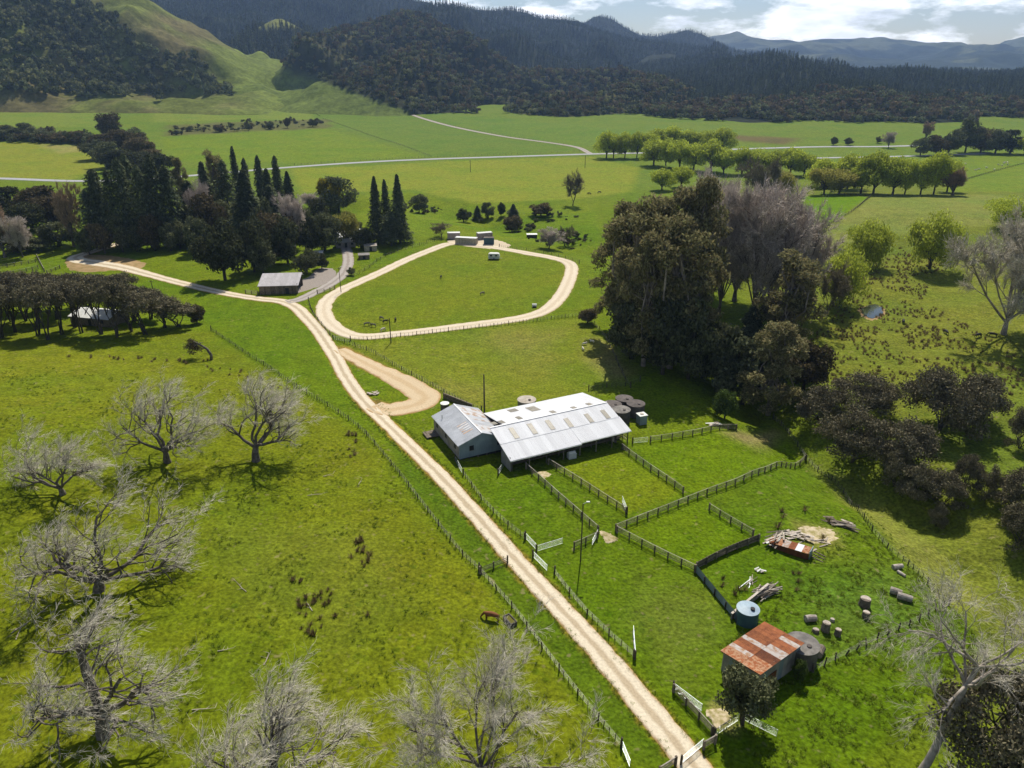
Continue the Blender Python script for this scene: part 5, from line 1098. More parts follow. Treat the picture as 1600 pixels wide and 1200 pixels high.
low = ['rust', 'rust_white', 'rust', 'rust', 'rust_white', 'rust_white', 'rust_dark', 'rust_dark', 'rust_patchy', 'rust_patchy', 'rust_patchy'][::-1]
def roofrow(ca, y0, L, dz):
    for k in range(11):
        me = sheet_mesh('roof_sheet', wS - .015, L, 5, .02); me.materials.append(M[ca[k]])
        o = bpy.data.objects.new('roof_sheet', me); C.objects.link(o); o.parent = rrf
        ex = Vector((1, 0, 0)); yy = -ey; ez = ex.cross(yy)
        q = Vector((-.1 + wS * k, -RDp - .1, ZH + .04 + dz)) + yy * y0 + ez * (.012 * random.Random(k + int(y0 * 9)).random())
        o.matrix_local = Matrix.Translation(q) @ Matrix((ex, yy, ez)).transposed().to_4x4()
roofrow(low, -.05, LS * .5, .0); roofrow(cols, LS * .46, LS * .55, .03)

# ------------------------------------------------------------------ barn, house, containers, caravan, hidden roof
ZB = hz(-76, 235)
bn = thing('barn', 'long dark barn with a pale grey roof beside the track', 'barn', (-82.3, 231.8, ZB), math.radians(6))
MB().box((0, 0, -.5), (12.2, .15, 3.0)).build('front_wall', M['wood'], bn); MB().box((0, 10.3, -.5), (12.2, 10.45, 3.0)).build('rear_wall', M['wood'], bn)
MB().add([(0, .154, -.5), (0, 10.296, -.5), (0, 10.296, 3.0), (0, 9, 3.4), (0, .154, 3.0), (.14, .154, -.5), (.14, 10.296, -.5), (.14, 10.296, 3.0), (.14, 9, 3.4), (.14, .154, 3.0)], [(4, 3, 2, 1, 0), (5, 6, 7, 8, 9), (0, 1, 6, 5), (4, 9, 8, 3)]).build('side_wall', M['wood'], bn)
for y in (.3, 5, 9.9): MB().box((12.0, y, -.5), (12.18, y + .18, 3.4)).build('post', M['post'], bn)
MB().box((8.2, -.04, 0), (9.4, -.006, 2.1)).build('door', M['dark'], bn)
for k in range(24): MB().box((.02 + .51 * k, -.03, -.4), (.48 + .51 * k, -.003, 2.95)).build('wall_board', M['wood'], bn) if not 15 < k < 19 else None
br = MB().slab([(-.4, -.4, 2.95), (12.6, -.4, 2.95), (12.6, 9.0, 4.75), (-.4, 9.0, 4.75)], .08).build('roof', M['grey_roof'], bn)
sheets(br, (-.4, -.4, 3.0), (1, 0, 0), (0, 9.4, 1.8), 1.0, math.hypot(9.4, 1.8), 13, ['grey_roof'])
MB().slab([(-.4, 9.0, 4.74), (12.6, 9.0, 4.74), (12.6, 11.0, 3.5), (-.4, 11.0, 3.5)], .08).build('rear_roof', M['old_roof'], bn)
def hut(name, label, cat, px, py, L, D, Hh, rz, wall, roof, pitch=.25, gable=True, door=True):
    b = at(px, py); t = thing(name, label, cat, b, rz)
    MB().box((-L / 2, -D / 2, -.4), (L / 2, D / 2, Hh)).build('wall', wall, t)
    if gable:
        z = Hh + pitch * D / 2
        MB().add([(-L / 2, -D / 2, Hh + .002), (-L / 2, D / 2, Hh + .002), (-L / 2, 0, z), (L / 2, -D / 2, Hh + .002), (L / 2, D / 2, Hh + .002), (L / 2, 0, z)], [(0, 2, 1), (3, 4, 5), (0, 3, 5, 2), (1, 2, 5, 4), (0, 1, 4, 3)]).build('gable', wall, t)
        e = .3
        for s in (-1, 1): 
            poly = [(-L / 2 - e, s * (D / 2 + e), Hh - pitch * e + .05), (L / 2 + e, s * (D / 2 + e), Hh - pitch * e + .05), (L / 2 + e, 0, z + .05), (-L / 2 - e, 0, z + .05)]
            MB().slab(poly if s < 0 else poly[::-1], .05).build('roof', roof, t)
    else: MB().slab([(-L / 2 - .15, -D / 2 - .15, Hh + .12), (L / 2 + .15, -D / 2 - .15, Hh + .12), (L / 2 + .15, D / 2 + .15, Hh + .12 + pitch), (-L / 2 - .15, D / 2 + .15, Hh + .12 + pitch)], .08).build('roof', roof, t)
    if door: MB().box((-.5, -D / 2 - .05, 0), (.5, -D / 2 - .004, min(2.0, Hh - .2))).build('door', M['dark'], t)
    for sx in (-.32, .32): MB().box((sx * L - .5, -D / 2 - .04, Hh * .45), (sx * L + .5, -D / 2 - .004, Hh * .82)).build('window', M['dark'], t) if L > 6 else None
    return t
hut('farm_house', 'pale farmhouse half hidden by the homestead trees', 'house', 548, 376, 13, 8, 2.8, .5, M['white'], M['old_roof'], .45)
hut('house_wing', 'low grey-roofed wing in front of the farmhouse', 'house', 540, 385, 8, 5, 2.4, .3, M['grey_iron'], M['old_roof'], .35)
hut('garden_shed', 'small garden shed with a brown roof right of the drive', 'shed', 579, 391, 5.0, 3.5, 2.0, .25, M['pale'], M['bark_pale'], .3, False)
hut('hen_house', 'low dark hut below the garden shed', 'shed', 569, 404, 4.2, 3, 1.6, .2, M['wood'], M['concrete'], .2, False)
hut('cottage_shed', 'small grey hut among the bushes beside the barn yard', 'shed', 497, 402, 4, 3, 2, .1, M['grey_iron'], M['old_roof'], .2, False)
hut('grove_hut', 'white-roofed hut glimpsed inside the manuka grove', 'hut', 158, 503, 13, 8, 2.6, -.25, M['wood'], M['white'], .3)
def container(px, py, L, label, rz, mat, roof):
    b = at(px, py); t = thing('storage_container', label, 'container', b, rz)
    MB().box((-L / 2, -1.3, .12), (L / 2, 1.3, 2.7)).build('body', mat, t); MB().box((-L / 2 - .02, -1.33, 2.704), (L / 2 + .02, 1.33, 2.78)).build('roof', roof, t)
    n = int(L / .45)
    for k in range(n): MB().box((-L / 2 + .2 + k * (L - .4) / n, -1.35, .3), (-L / 2 + .35 + k * (L - .4) / n, -1.303, 2.6)).build('wall_rib', mat, t)
    for s in (-1, 1): MB().box((L / 2 + .004, .05 if s > 0 else -1.25, .25), (L / 2 + .05, 1.25 if s > 0 else -.05, 2.6)).build('door', mat, t)
    MB().box((-L / 2, -1.25, -.3), (L / 2, 1.25, .118)).build('skid', M['post'], t)
    return t
container(729, 381, 9.2, 'long cream container in the middle of the group at the loop top', -.22, M['pale'], M['white'])
container(709, 373, 5.4, 'short grey container left of the long cream one', .10, M['grey_iron'], M['white'])
container(757, 373, 6.5, 'white-roofed container behind the dark box at the loop top', .35, M['grey_iron'], M['white'])
container(764, 381, 4.2, 'dark green box container at the right of the group', .0, M['blue_tank'], M['bark'])
hut('field_shelter', 'tiny white-roofed shelter on the bank right of the containers', 'shed', 831, 371, 4.5, 2.4, 1.4, .05, M['dark'], M['white'], .1, False, False)
cv = thing('caravan', 'small white caravan parked inside the loop paddock', 'caravan', at(772, 405), -.05)
prof_c = [(-2.1, .45), (2.1, .45), (2.25, 1.3), (2.0, 2.2), (1.5, 2.45), (-1.6, 2.45), (-2.1, 2.2), (-2.25, 1.2)]
MB().add([(x, -1.05, z) for x, z in prof_c] + [(x, 1.05, z) for x, z in prof_c], [tuple(range(8)), tuple(range(15, 7, -1))] + [(k, k + 8, (k + 1) % 8 + 8, (k + 1) % 8) for k in range(8)]).build('body', M['white'], cv)
for x in (-1.1, .9): MB().box((x - .45, -1.07, 1.35), (x + .45, -1.054, 1.95)).build('window', M['dark'], cv)
MB().box((-2.15, -1.075, .75), (2.15, -1.056, .95)).build('stripe', M['blue_lid'], cv)
for y in (-1.0, 1.0): MB().tube([(0, y - .1, .3), (0, y + .1, .3)], [.32, .32], 12).build('wheel', M['dark'], cv)
MB().bar((2.1, 0, .5), (3.2, 0, .45), .1).build('tow_bar', M['galv'], cv)

# ------------------------------------------------------------------ tanks
def tank(px, py, r, hh, label, side, lid, hatch=True, base=None, dome=.12):
    b = at(px, py) if base is None else np.array([base[0], base[1], hz(*base)]); t = thing('water_tank', label, 'tank', b)
    n = 28; MB().tube([(0, 0, -.3), (0, 0, hh)], [r, r * .985], n).build('body', side, t, smooth=False)
    l = MB(); l.tube([(0, 0, hh + .002), (0, 0, hh + .10)], [r * 1.03, r * 1.03], n); l.tube([(0, 0, hh + .102), (0, 0, hh + .102 + dome)], [r * .99, r * .12], n); lo = l.build('lid', lid, t)
    if hatch: MB().tube([(r * .3, -r * .3, hh + .1 + dome * .2), (r * .3, -r * .3, hh + .22 + dome)], [.30, .30], 12).build('hatch', M['concrete_dark'] if lid != M['blue_lid'] else M['dark'], lo)
    MB().tube([(r * .9, -.35 * r, .1), (r * 1.15, -.42 * r, .1), (r * 1.18, -.44 * r, -.2)], [.05, .05, .05], 6).build('outlet_pipe', M['dark'], t)
    return t
def tk(px, py, z): return tuple(atz(px, py, z)[:2])
tank(0, 0, 2.0, 2.6, 'pale concrete tank behind the woolshed roof', M['concrete'], M['concrete_pale'], base=tk(823, 625.5, 2.7))
tank(0, 0, 1.95, 2.6, 'dark concrete tank half hidden by the woolshed roof', M['concrete_dark'], M['concrete_dark'], base=tk(957, 632, 2.7))
tank(0, 0, 1.9, 2.6, 'dark concrete tank at the back of the four', M['concrete_dark'], M['concrete_dark'], base=tk(975.5, 622, 2.7))
tank(0, 0, 1.95, 2.6, 'dark concrete tank at the right of the four', M['concrete_dark'], M['concrete_dark'], base=tk(993.5, 631, 2.7))
tank(0, 0, 1.95, 2.6, 'lighter concrete tank at the front of the four', M['concrete_dark'], M['concrete'], base=tk(970.5, 640.5, 2.7))
tank(0, 0, 2.05, 2.7, 'stained concrete tank with lichen behind the rusty shed', M['concrete_dark'], M['concrete'], base=tk(1254, 1005, 2.8), dome=.05)
tank(0, 0, 1.5, 2.1, 'dark blue plastic tank with a pale lid above the rusty shed', M['blue_tank'], M['blue_lid'], base=tk(1169, 951, 2.2), dome=.25)
tank(0, 0, .95, 1.7, 'small grey tank behind the woolshed annexe', M['concrete_dark'], M['white'], base=tk(695, 633, 1.8), hatch=False)
cbx = thing('crate_tank', 'square blue grey container with a white top beside the tanks', 'container', at(1002, 661), .35)
MB().box((-.85, -.85, -.1), (.85, .85, 2.0)).build('body', M['blue_iron'], cbx); MB().box((-.95, -.95, 2.003), (.95, .95, 2.1)).build('lid', M['white'], cbx); MB().tube([(0, 0, 2.1), (0, 0, 2.22)], [.4, .38], 12).build('hatch', M['cut'], cbx)

# ------------------------------------------------------------------ fences, rails and gates
def mesh_once(f, cache={}):
    if f.__name__ not in cache: cache[f.__name__] = f()
    return cache[f.__name__]
def post_mesh(): m = MB().tube([(0, 0, -.4), (0, 0, 1.2)], [.105, .095], 7).mesh('post'); m.materials.append(M['post']); return m
def strainer_mesh(): m = MB().tube([(0, 0, -.4), (0, 0, 1.45)], [.14, .125], 8).mesh('post'); m.materials.append(M['post']); return m
def batten_mesh(): m = MB().box((-.034, -.034, -.02), (.034, .034, 1.08)).mesh('batten'); m.materials.append(M['post']); return m
def wire_fence(pxs, label, post=4.4, batt=1.1, single=True, wires=True, lean=.05, world=None):
    P = smooth_line(wl_(pxs) if world is None else world, .5); s = np.arange(len(P)) * (np.linalg.norm(P[1] - P[0])); L = s[-1]
    at_s = lambda q: np.array([np.interp(q, s, P[:, 0]), np.interp(q, s, P[:, 1])])
    b = P[0]; fz = hz(*b); f = thing('wire_fence', label, 'fence', (b[0], b[1], fz)); g = np.random.default_rng(int(abs(b[0] * 10)) + 1)
    pm, sm, bm = mesh_once(post_mesh), mesh_once(strainer_mesh), mesh_once(batten_mesh)
    npst = max(1, int(round(L / post))); bb = MB(); wr = MB(); prev = None
    for k in range(npst + 1):
        q = at_s(L * k / npst); z = hz(*q); end = k in (0, npst)
        o = link('post', sm if end else pm, f, None, (q[0] - b[0], q[1] - b[1], z - fz)); o.rotation_euler = (g.normal() * lean, g.normal() * lean, g.uniform(0, 6)); o.scale = (1, 1, g.uniform(.88, 1.1))
        if batt and k < npst:
            nb = int(round(L / npst / batt))
            for m_ in range(1, nb):
                q2 = at_s(L * (k + m_ / nb) / npst); z2 = hz(*q2)
                if single: o = link('batten', bm, f, None, (q2[0] - b[0], q2[1] - b[1], z2 - fz)); o.rotation_euler = (g.normal() * .05, g.normal() * .05, g.uniform(0, 3)); o.scale = (1, 1, g.uniform(.9, 1.06))
                else: bb.box((q2[0] - b[0] - .03, q2[1] - b[1] - .03, z2 - fz), (q2[0] - b[0] + .03, q2[1] - b[1] + .03, z2 - fz + 1.05))
        cur = np.array([q[0] - b[0], q[1] - b[1], z - fz])
        if prev is not None and wires:
            for zz in (.25, .45, .65, .85, 1.05): wr.bar(prev + [0, 0, zz], cur + [0, 0, zz], .010)
        prev = cur
    if bb.v: tag(bb.build('batten', M['post'], f), kind='stuff')
    if wr.v: wr.build('wire', M['wire'], f)
    return f
def rail_fence(pxs, label, rails=(.32, .62, .92), bay=2.3, mat='rail', world=None, w=.10, cap=True, hgt=1.3):
    P = smooth_line(wl_(pxs) if world is None else world, .5) if len(pxs or world) > 2 else np.array(wl_(pxs) if world is None else world)
    s = np.concatenate([[0], np.cumsum(np.linalg.norm(np.diff(P, axis=0), axis=1))]); L = s[-1]
    at_s = lambda q: np.array([np.interp(q, s, P[:, 0]), np.interp(q, s, P[:, 1])])
    b = P[0]; fz = hz(*b); f = thing('rail_fence', label, 'fence', (b[0], b[1], fz)); n = max(1, int(round(L / bay))); g = random.Random(int(abs(b[0] * 100)))
    pm = MB().box((-.09, -.09, -.4), (.09, .09, hgt)).mesh('post'); pm.materials.append(M['wood']); prev = None
    for k in range(n + 1):
        q = at_s(L * k / n); c = np.array([q[0] - b[0], q[1] - b[1], hz(*q) - fz]); o = link('post', pm, f, None, tuple(c), g.uniform(0, .3))
        if k in (0, n): o.scale = (1.35, 1.35, 1.08)
        if prev is not None:
            d = c - prev; nn = np.array([-d[1], d[0], 0]); nn /= np.linalg.norm(nn) + 1e-9
            for z in rails:
                MB().bar(prev + nn * .115 + [0, 0, z + g.gauss(0, .012)] - d * .02, c + nn * .115 + [0, 0, z + g.gauss(0, .012)] + d * .02, .045, w).build('rail', M[mat], f)
            if cap: MB().bar(prev + [0, 0, hgt + .035], c + [0, 0, hgt + .035], .10, .04).build('cap_rail', M['cap'], f)
        prev = c
    return f
def gate(p, q, label, mat='galv', hgt=1.15, world=False):
    a = np.array(at(*p) if not world else (p[0], p[1], hz(*p))); c = np.array(at(*q) if not world else (q[0], q[1], hz(*q)))
    t = thing('farm_gate', label, 'gate', a); e = c - a; L = np.linalg.norm(e[:2]); fr = MB()
    up = np.array([0, 0, 1.])
    for z in (.15, hgt): fr.bar(up * z, e + up * z, .04)
    for f_ in (0, 1): fr.bar(e * f_ + up * .12, e * f_ + up * (hgt + .03), .045)
    fr.build('frame', M[mat], t)
    for z in (.34, .54, .74, .94): MB().bar(up * z + e * .01, e * .99 + up * z, .018).build('bar', M[mat], t)
    for f_ in (.33, .66): MB().bar(e * f_ + up * .18, e * f_ + up * (hgt - .03), .02).build('stay', M[mat], t)
    link('hinge_post', mesh_once(strainer_mesh), t, None, tuple(-e / L * .25))
    return t
wire_fence([(330, 517), (395, 560), (455, 600), (520, 640), (562, 670), (600, 712), (640, 762), (680, 815), (720, 865), (748, 892)], 'wire fence along the left of the track, upper part above the short rail', lean=.07)
wire_fence([(752, 897), (800, 950), (860, 1030), (900, 1082), (940, 1132), (970, 1168)], 'wire fence along the left of the track, lower part by the brown cow', lean=.07)
wire_fence([(724, 742), (760, 790), (800, 828), (820, 843)], 'wire fence on the right of the track below the woolshed')
wire_fence([(866, 897), (905, 947), (950, 992), (990, 1028)], 'wire fence on the right of the track below the white gates')
wire_fence([(482, 470), (488, 488), (504, 510), (526, 531), (581, 551), (624, 576), (680, 606), (730, 634), (752, 643)], 'wire fence from the loop corner down to the woolshed')
wire_fence([(548, 533), (620, 527), (700, 518), (800, 507), (862, 499), (905, 494)], 'wire fence along the lower side of the loop track')
wire_fence([(908, 493), (930, 510), (952, 540), (975, 590), (985, 606)], 'wire fence beside the gum trees', single=False)
wire_fence([(905, 412), (850, 396), (780, 386)], 'low wire fence along the upper right of the loop', single=False)
wire_fence([(552, 433), (575, 420), (600, 402), (640, 388), (690, 374)], 'thin fence between the house lawn and the loop', single=False)
wire_fence([(1208, 655), (1262, 722), (1320, 775), (1362, 830), (1420, 885), (1482, 946)], 'long boundary fence between the yards and the gully')
wire_fence([(1482, 946), (1440, 968), (1380, 995), (1330, 1020), (1270, 1050)], 'sagging fence with leaning posts right of the rusty shed', batt=0, post=2.0, lean=.14)
wire_fence([(1262, 368), (1300, 348), (1335, 328), (1360, 308)], 'fence along the right edge of the bright green knoll', single=False)
wire_fence([(1150, 314), (1225, 309), (1290, 303), (1360, 307), (1440, 308)], 'fence in front of the knoll willow row', single=False, batt=0)
wire_fence([(1490, 288), (1540, 272), (1600, 256), (1660, 240)], 'dark fence line across the sheep field', single=False, batt=1.0)
wire_fence([(920, 610), (945, 606), (985, 602), (1000, 596)], 'short fence behind the concrete tanks', single=False)
wire_fence([(640, 178), (700, 195), (790, 212), (880, 226)], 'far fence along the farm lane', single=False, batt=0, post=7)
wire_fence([(460, 258), (600, 249), (760, 243), (905, 237)], 'roadside fence on the far side of the public road', single=False, batt=2.5, post=5)
wire_fence([(505, 186), (560, 205), (620, 225), (672, 244)], 'far fence dividing the green fields', single=False, batt=2, post=5)
wire_fence([(420, 143), (460, 160), (500, 182)], 'farthest fence running down the pale green field', single=False, batt=2, post=5)
wire_fence([(0, 395), (60, 388), (118, 380)], 'wire fence behind the left yards', single=False)
rail_fence([(822, 733), (880, 785), (934, 832)], 'timber rail fence down the left of the woolshed lane')
rail_fence([(857, 726), (915, 762), (978, 803)], 'timber rail fence down the right of the woolshed lane')
rail_fence([(972, 703), (1020, 738), (1067, 771)], 'timber rail fence between the two bright yards')
rail_fence([(962, 830), (1030, 803), (1100, 775), (1180, 743), (1258, 719)], 'long timber rail fence crossing below the bright yards')
rail_fence([(964, 833), (1020, 862), (1086, 894)], 'timber rail fence from the straw gateway to the iron wall')
rail_fence([(1016, 691), (1080, 681), (1150, 672)], 'timber rail fence running from the woolshed to the trees')
rail_fence([(1108, 797), (1140, 817), (1176, 838)], 'short timber rail fence above the board ruin')
rail_fence([(750, 897), (772, 888), (793, 880)], 'short rail fence between the wire fence and the track', cap=False)
rail_fence([(897, 858), (933, 842)], 'short rail beside the lamp pole')
rail_fence([(1088, 890), (1130, 868), (1185, 846)], 'dark close-boarded fence below the board ruin', rails=(.12, .30, .48, .66, .84, 1.02, 1.18), mat='wood', cap=False, w=.17)
rail_fence([(1052, 1082), (1080, 1112), (1112, 1148)], 'board fence with open gate beside the bottom track', rails=(.2, .45, .7, .95, 1.15))
rail_fence([(1099, 1172), (1117, 1162)], 'short board panel beside the bottom track gate', rails=(.2, .45, .7, .95, 1.15))
rail_fence([(1030, 1212), (1055, 1196)], 'board panel left of the bottom track gate', rails=(.2, .45, .7, .95, 1.15))
rail_fence([(0, 420), (28, 415), (56, 410)], 'timber yard rails at the left edge, front', cap=True)
rail_fence([(0, 432), (30, 427), (60, 420)], 'timber yard rails at the left edge, nearest', cap=True)
rail_fence([(58, 402), (70, 425)], 'pale loading race between the left yards', mat='pale')
rail_fence([(74, 428), (94, 420)], 'dark yard rails beside the clay bend', mat='wood')
rail_fence([(384, 459), (403, 461)], 'pale rails at the left end of the barn', mat='pale')
rail_fence([(496, 459), (512, 456), (523, 452)], 'timber rails between the drive and the loop', mat='pale')
gate((1066, 1193), (1098, 1166), 'closed pipe gate across the bottom of the track')
gate((1118, 1150), (1153, 1127), 'pipe gate beneath the round olive tree')
gate((1160, 1125), (1213, 1152), 'sheep mesh hurdle right of the round olive tree')
gate((1054, 1080), (1096, 1112), 'open pipe gate lying against the bottom board fence')
gate((822, 843), (838, 860), 'upper white gate beside the track')
gate((834, 872), (855, 893), 'lower white gate beside the track')
gate((840, 862), (879, 850), 'pipe gate between the track gates and the lamp pole')
gate((934, 836), (925, 853), 'narrow gate swung open beside the straw patch')
gate((979, 802), (972, 784), 'gate swung open at the end of the lane rail')
gate((992, 1028), (989, 988), 'gate swung open beside the lower track fence')
gate((712, 722), (722, 740), 'gate at the front corner of the woolshed')
gate((990, 693), (1012, 691), 'pipe gate at the right corner of the woolshed')
gate((972, 1170), (984, 1200), 'pipe gate at the bottom of the left fence')
gate((779, 742), (788, 728), 'small gate below the woolshed lean-to')
gate((522, 531), (547, 534), 'gate into the loop at its lower corner')
iwl = thing('iron_wall', 'low blue grey corrugated iron wall above the blue tank', 'wall', at(1086, 893))
pA, pB = at(1086, 893), at(1152, 972); e = pB - pA; n = 9; d2 = Vector((e[0], e[1], 0)).normalized()
sheets(iwl, (0, 0, -.2), tuple(d2), (0, 0, 1), float(np.linalg.norm(e[:2])) / n, 1.5, n, ['blue_iron'], 'wall_sheet')
for k in range(5): link('post', mesh_once(post_mesh), iwl, None, tuple(e * (k / 4) + np.array([d2[1], -d2[0], 0]) * .15))
cw = thing('concrete_wall', 'low pale concrete wall beside the firewood stack', 'wall', at(1142, 968))
e = at(1199, 921) - at(1142, 968); MB().bar((0, 0, .45), (e[0], e[1], e[2] + .45), .25, 1.1).build('wall', M['concrete'], cw); MB().bar((0, 0, 1.04), (e[0], e[1], e[2] + 1.04), .32, .08).build('coping', M['concrete_pale'], cw)

# ------------------------------------------------------------------ poles
def pole(px, py, top, label, lamp=False, arm=True, lean=0, r=.15):
    b = at(px, py); d = ray(px + (px - 800) * .0, top); hh = H + d[2] * b[1] / d[1] - b[2]
    t = thing('power_pole', label, 'pole', b); t.rotation_euler = (0, lean, 0)
    MB().tube([(0, 0, -.5), (0, 0, hh)], [r, r * .7], 8).build('pole', M['post'], t)
    if arm: MB().bar((-.7, 0, hh - .4), (.7, 0, hh - .4), .1).build('crossarm', M['post'], t)
    if arm:
        for x in (-.6, 0, .6): MB().tube([(x, 0, hh - .35), (x, 0, hh - .15)], [.05, .04], 6).build('insulator', M['white'], t)
    if lamp:
        MB().bar((0, 0, hh - .05), (.7, .1, hh + .25), .07).build('bracket', M['galv'], t); MB().box((.5, 0, hh + .18), (1.0, .25, hh + .3)).build('lamp_head', M['white'], t)
    return t
pole(757, 646, 585, 'tall dark pole standing behind the woolshed', arm=False, r=.19)
pole(907, 878, 787, 'slim yard pole with a floodlight among the rail fences', True, False, r=.11)
pole(611, 536, 497, 'dark pole beside the lower loop track', arm=False)
pole(533, 457, 418, 'lamp pole beside the drive gate', True, True, r=.12)
pole(242, 462, 438, 'leaning power pole behind the manuka grove', lean=-.08)
pole(735, 269, 250, 'distant power pole left in the yellow green field', r=.2)
pole(914, 262, 243, 'distant power pole right in the yellow green field', r=.2)
pole(82, 396, 372, 'thin pole behind the left yards', arm=False, r=.12)

# ------------------------------------------------------------------ logs, timber and farm clutter
def log(px, py, L, r, rz, label, standing=False):
    b = at(px, py); t = thing('stump' if standing else 'log', label, 'stump' if standing else 'log', b, rz); g = random.Random(int(px))
    if standing: pts = [(0, 0, -.2), (.03, 0, L * .5), (.05, .04, L)]; rs_ = [r * 1.12, r, r * .97]
    else: pts = [(-L / 2, 0, r * .8), (0, g.uniform(-.05, .05), r * .85), (L / 2, 0, r * .8)]; rs_ = [r, r * .97, r * .9]
    MB().tube(pts, rs_, 12).build('bark', M['bleached' if any(q in label for q in ('bleached', 'pale', 'thick log', 'billet')) else 'log'], t, smooth=False)
    e = [pts[-1]] if standing else [pts[0], pts[-1]]
    for k, q in enumerate(e):
        d = (0, 0, .012) if standing else ((-.012, 0, 0) if k == 0 else (.012, 0, 0)); rr = r * .9 if standing else (rs_[0] * .93 if k == 0 else rs_[-1] * .93)
        MB().tube([np.array(q), np.array(q) + np.array(d)], [rr, rr], 12).build('cut_face', M['cut'], t)
    return t
log(1399, 928, 1.5, .52, -.55, 'short thick log, left half of the broken pair'); log(1413, 937, 1.9, .52, -.5, 'longer thick log, right half of the broken pair')
log(1350, 946, 1.2, .75, 0, 'broad dark stump in the long grass', True); log(1352, 964, .8, .5, 0, 'small dark stump in front of the broad one', True)
log(1402, 888, 1.6, .4, .2, 'bleached log near the boundary fence'); log(1408, 898, 1.3, .25, -1.1, 'split billet below the bleached log')
log(1266, 970, 1.5, .5, .1, 'pale cut log left of the two stumps'); log(1289, 985, 1.3, .55, 0, 'tall cut stump behind the concrete tank', True)
log(1308, 992, .9, .42, 0, 'small round stump right of the tall one', True); log(1274, 987, .35, .45, 0, 'low wood round in the grass', True); log(1280, 1022, 1.6, .6, .9, 'dark log leaning behind the concrete tank')
log(1300, 970, .3, .3, 0, 'pale wood round beyond the stumps', True)
def pile(pxs, label, n, Lr, wr, mats, rz, spread, name='timber_pile', hgt=.8, roundp=False):
    b = at(*pxs); t = thing(name, label, 'timber pile', b, rz); g = random.Random(int(pxs[0] * 3))
    for k in range(n):
        L = g.uniform(*Lr); w_ = g.uniform(*wr); x, y = g.uniform(-spread[0], spread[0]), g.uniform(-spread[1], spread[1]); z = .08 + hgt * (k / n) * g.uniform(.6, 1); a = g.gauss(0, .32); dz = g.gauss(0, .08)
        p = np.array([x - L / 2 * math.cos(a), y - L / 2 * math.sin(a), max(.06, z - dz)]); q = np.array([x + L / 2 * math.cos(a), y + L / 2 * math.sin(a), max(.06, z + dz)])
        (MB().tube([p, q], [w_ / 2, w_ / 2.2], 6) if roundp else MB().bar(p, q, w_, .05)).build('pole' if roundp else 'plank', M[g.choice(mats)], t)
    return t
pile((1196, 927), 'stack of split firewood poles behind the blue tank', 46, (1.4, 3.0), (.10, .2), ['cut', 'pale', 'rail', 'log'], .45, (1.5, 1.0), 'firewood_stack', 1.0, True)
pile((1214, 846), 'heap of bleached boards on the ruined shelter', 34, (1.8, 3.8), (.16, .3), ['pale', 'cut', 'rail', 'white'], .75, (1.2, .9), 'board_heap', 1.5)
pile((1246, 838), 'scattered pale boards right of the ruined shelter', 22, (1.0, 2.2), (.2, .5), ['pale', 'cut', 'concrete_pale'], -.2, (1.8, 1.0), 'board_heap', .3)
pile((1308, 818), 'rotting heap of grey boards near the boundary fence', 26, (1.6, 4.2), (.2, .4), ['pale', 'log', 'rail', 'wood'], -.5, (2.2, .9), 'board_heap', .5)
pile((1275, 848), 'few pale planks lying on the bare earth', 7, (1.0, 2.6), (.15, .25), ['pale', 'cut'], .5, (2.6, 1.4), 'loose_planks', .1)
pile((1190, 893), 'white offcuts beside the concrete wall', 7, (.4, .9), (.2, .35), ['white', 'concrete_pale'], .3, (.7, .5), 'offcut_heap', .5)
pile((1172, 910), 'loose poles leaning at the end of the concrete wall', 9, (1.6, 3.2), (.06, .1), ['pale', 'rail', 'galv'], .8, (1.0, .7), 'loose_planks', .3)
pile((1116, 664), 'stack of pale boards beside the tree-side rail fence', 12, (1.2, 2.4), (.3, .45), ['pale', 'white', 'cut'], .2, (.8, .4), 'board_heap', .5)
pile((583, 616), 'heap of pale rubble on the teardrop island', 14, (.4, 1.0), (.3, .5), ['cut', 'pale', 'concrete_pale'], .2, (1.1, .7), 'rubble_heap', .5)
rsl = thing('ruined_shelter', 'collapsed lean-to with a rusty iron roof', 'shed', at(1232, 866), -.62)
MB().box((-3.2, .6, -.2), (-3.05, 2.4, .8)).build('wall', M['wood'], rsl); MB().box((2.9, .3, -.2), (3.02, 2.0, 1.6)).build('wall', M['blue_iron'], rsl)
fw = MB().box((-3.0, .1, -.2), (2.88, .2, 1.05)).build('front_wall', M['rust_dark'], rsl)
sheets(rsl, (-3.2, -.05, .95), (1, 0, .06), (0, 2.0, .10), 1.0, 1.9, 6, ['rust', 'rust_patchy', 'rust_white', 'rust', 'white_roof', 'rust_patchy'])
for k in range(3): MB().bar((3.2, .4 + .8 * k, .8), (5.0, .3 + .8 * k, .5), .1, .14).build('rail', M['wood'], rsl)
wb = thing('white_box', 'white bale standing at the lower right inside the loop', 'bale', at(835, 480)); MB().tube([(-.7, 0, .55), (.7, 0, .55)], [.6, .6], 14).build('wrap', M['white'], wb); MB().box((-.5, -.7, -.1), (.5, -.55, .5)).build('strap', M['dark'], wb)
tr = thing('water_trough', 'mossy trough beside the brown cow', 'trough', at(797, 972), -1.0)
MB().box((-1.0, -.5, -.1), (1.0, -.38, .6)).build('side', M['concrete_dark'], tr); MB().box((-1.0, .38, -.1), (1.0, .5, .6)).build('side', M['concrete_dark'], tr)
for x in (-1.0, .88): MB().box((x, -.376, -.1), (x + .12, .376, .6)).build('end', M['concrete_dark'], tr)
MB().box((-.87, -.37, .1), (.87, .37, .45)).build('water', M['willow_yellow'], tr)
dt = thing('feed_trough', 'white tank trough under the woolshed eave', 'trough', at(893, 716), .4)
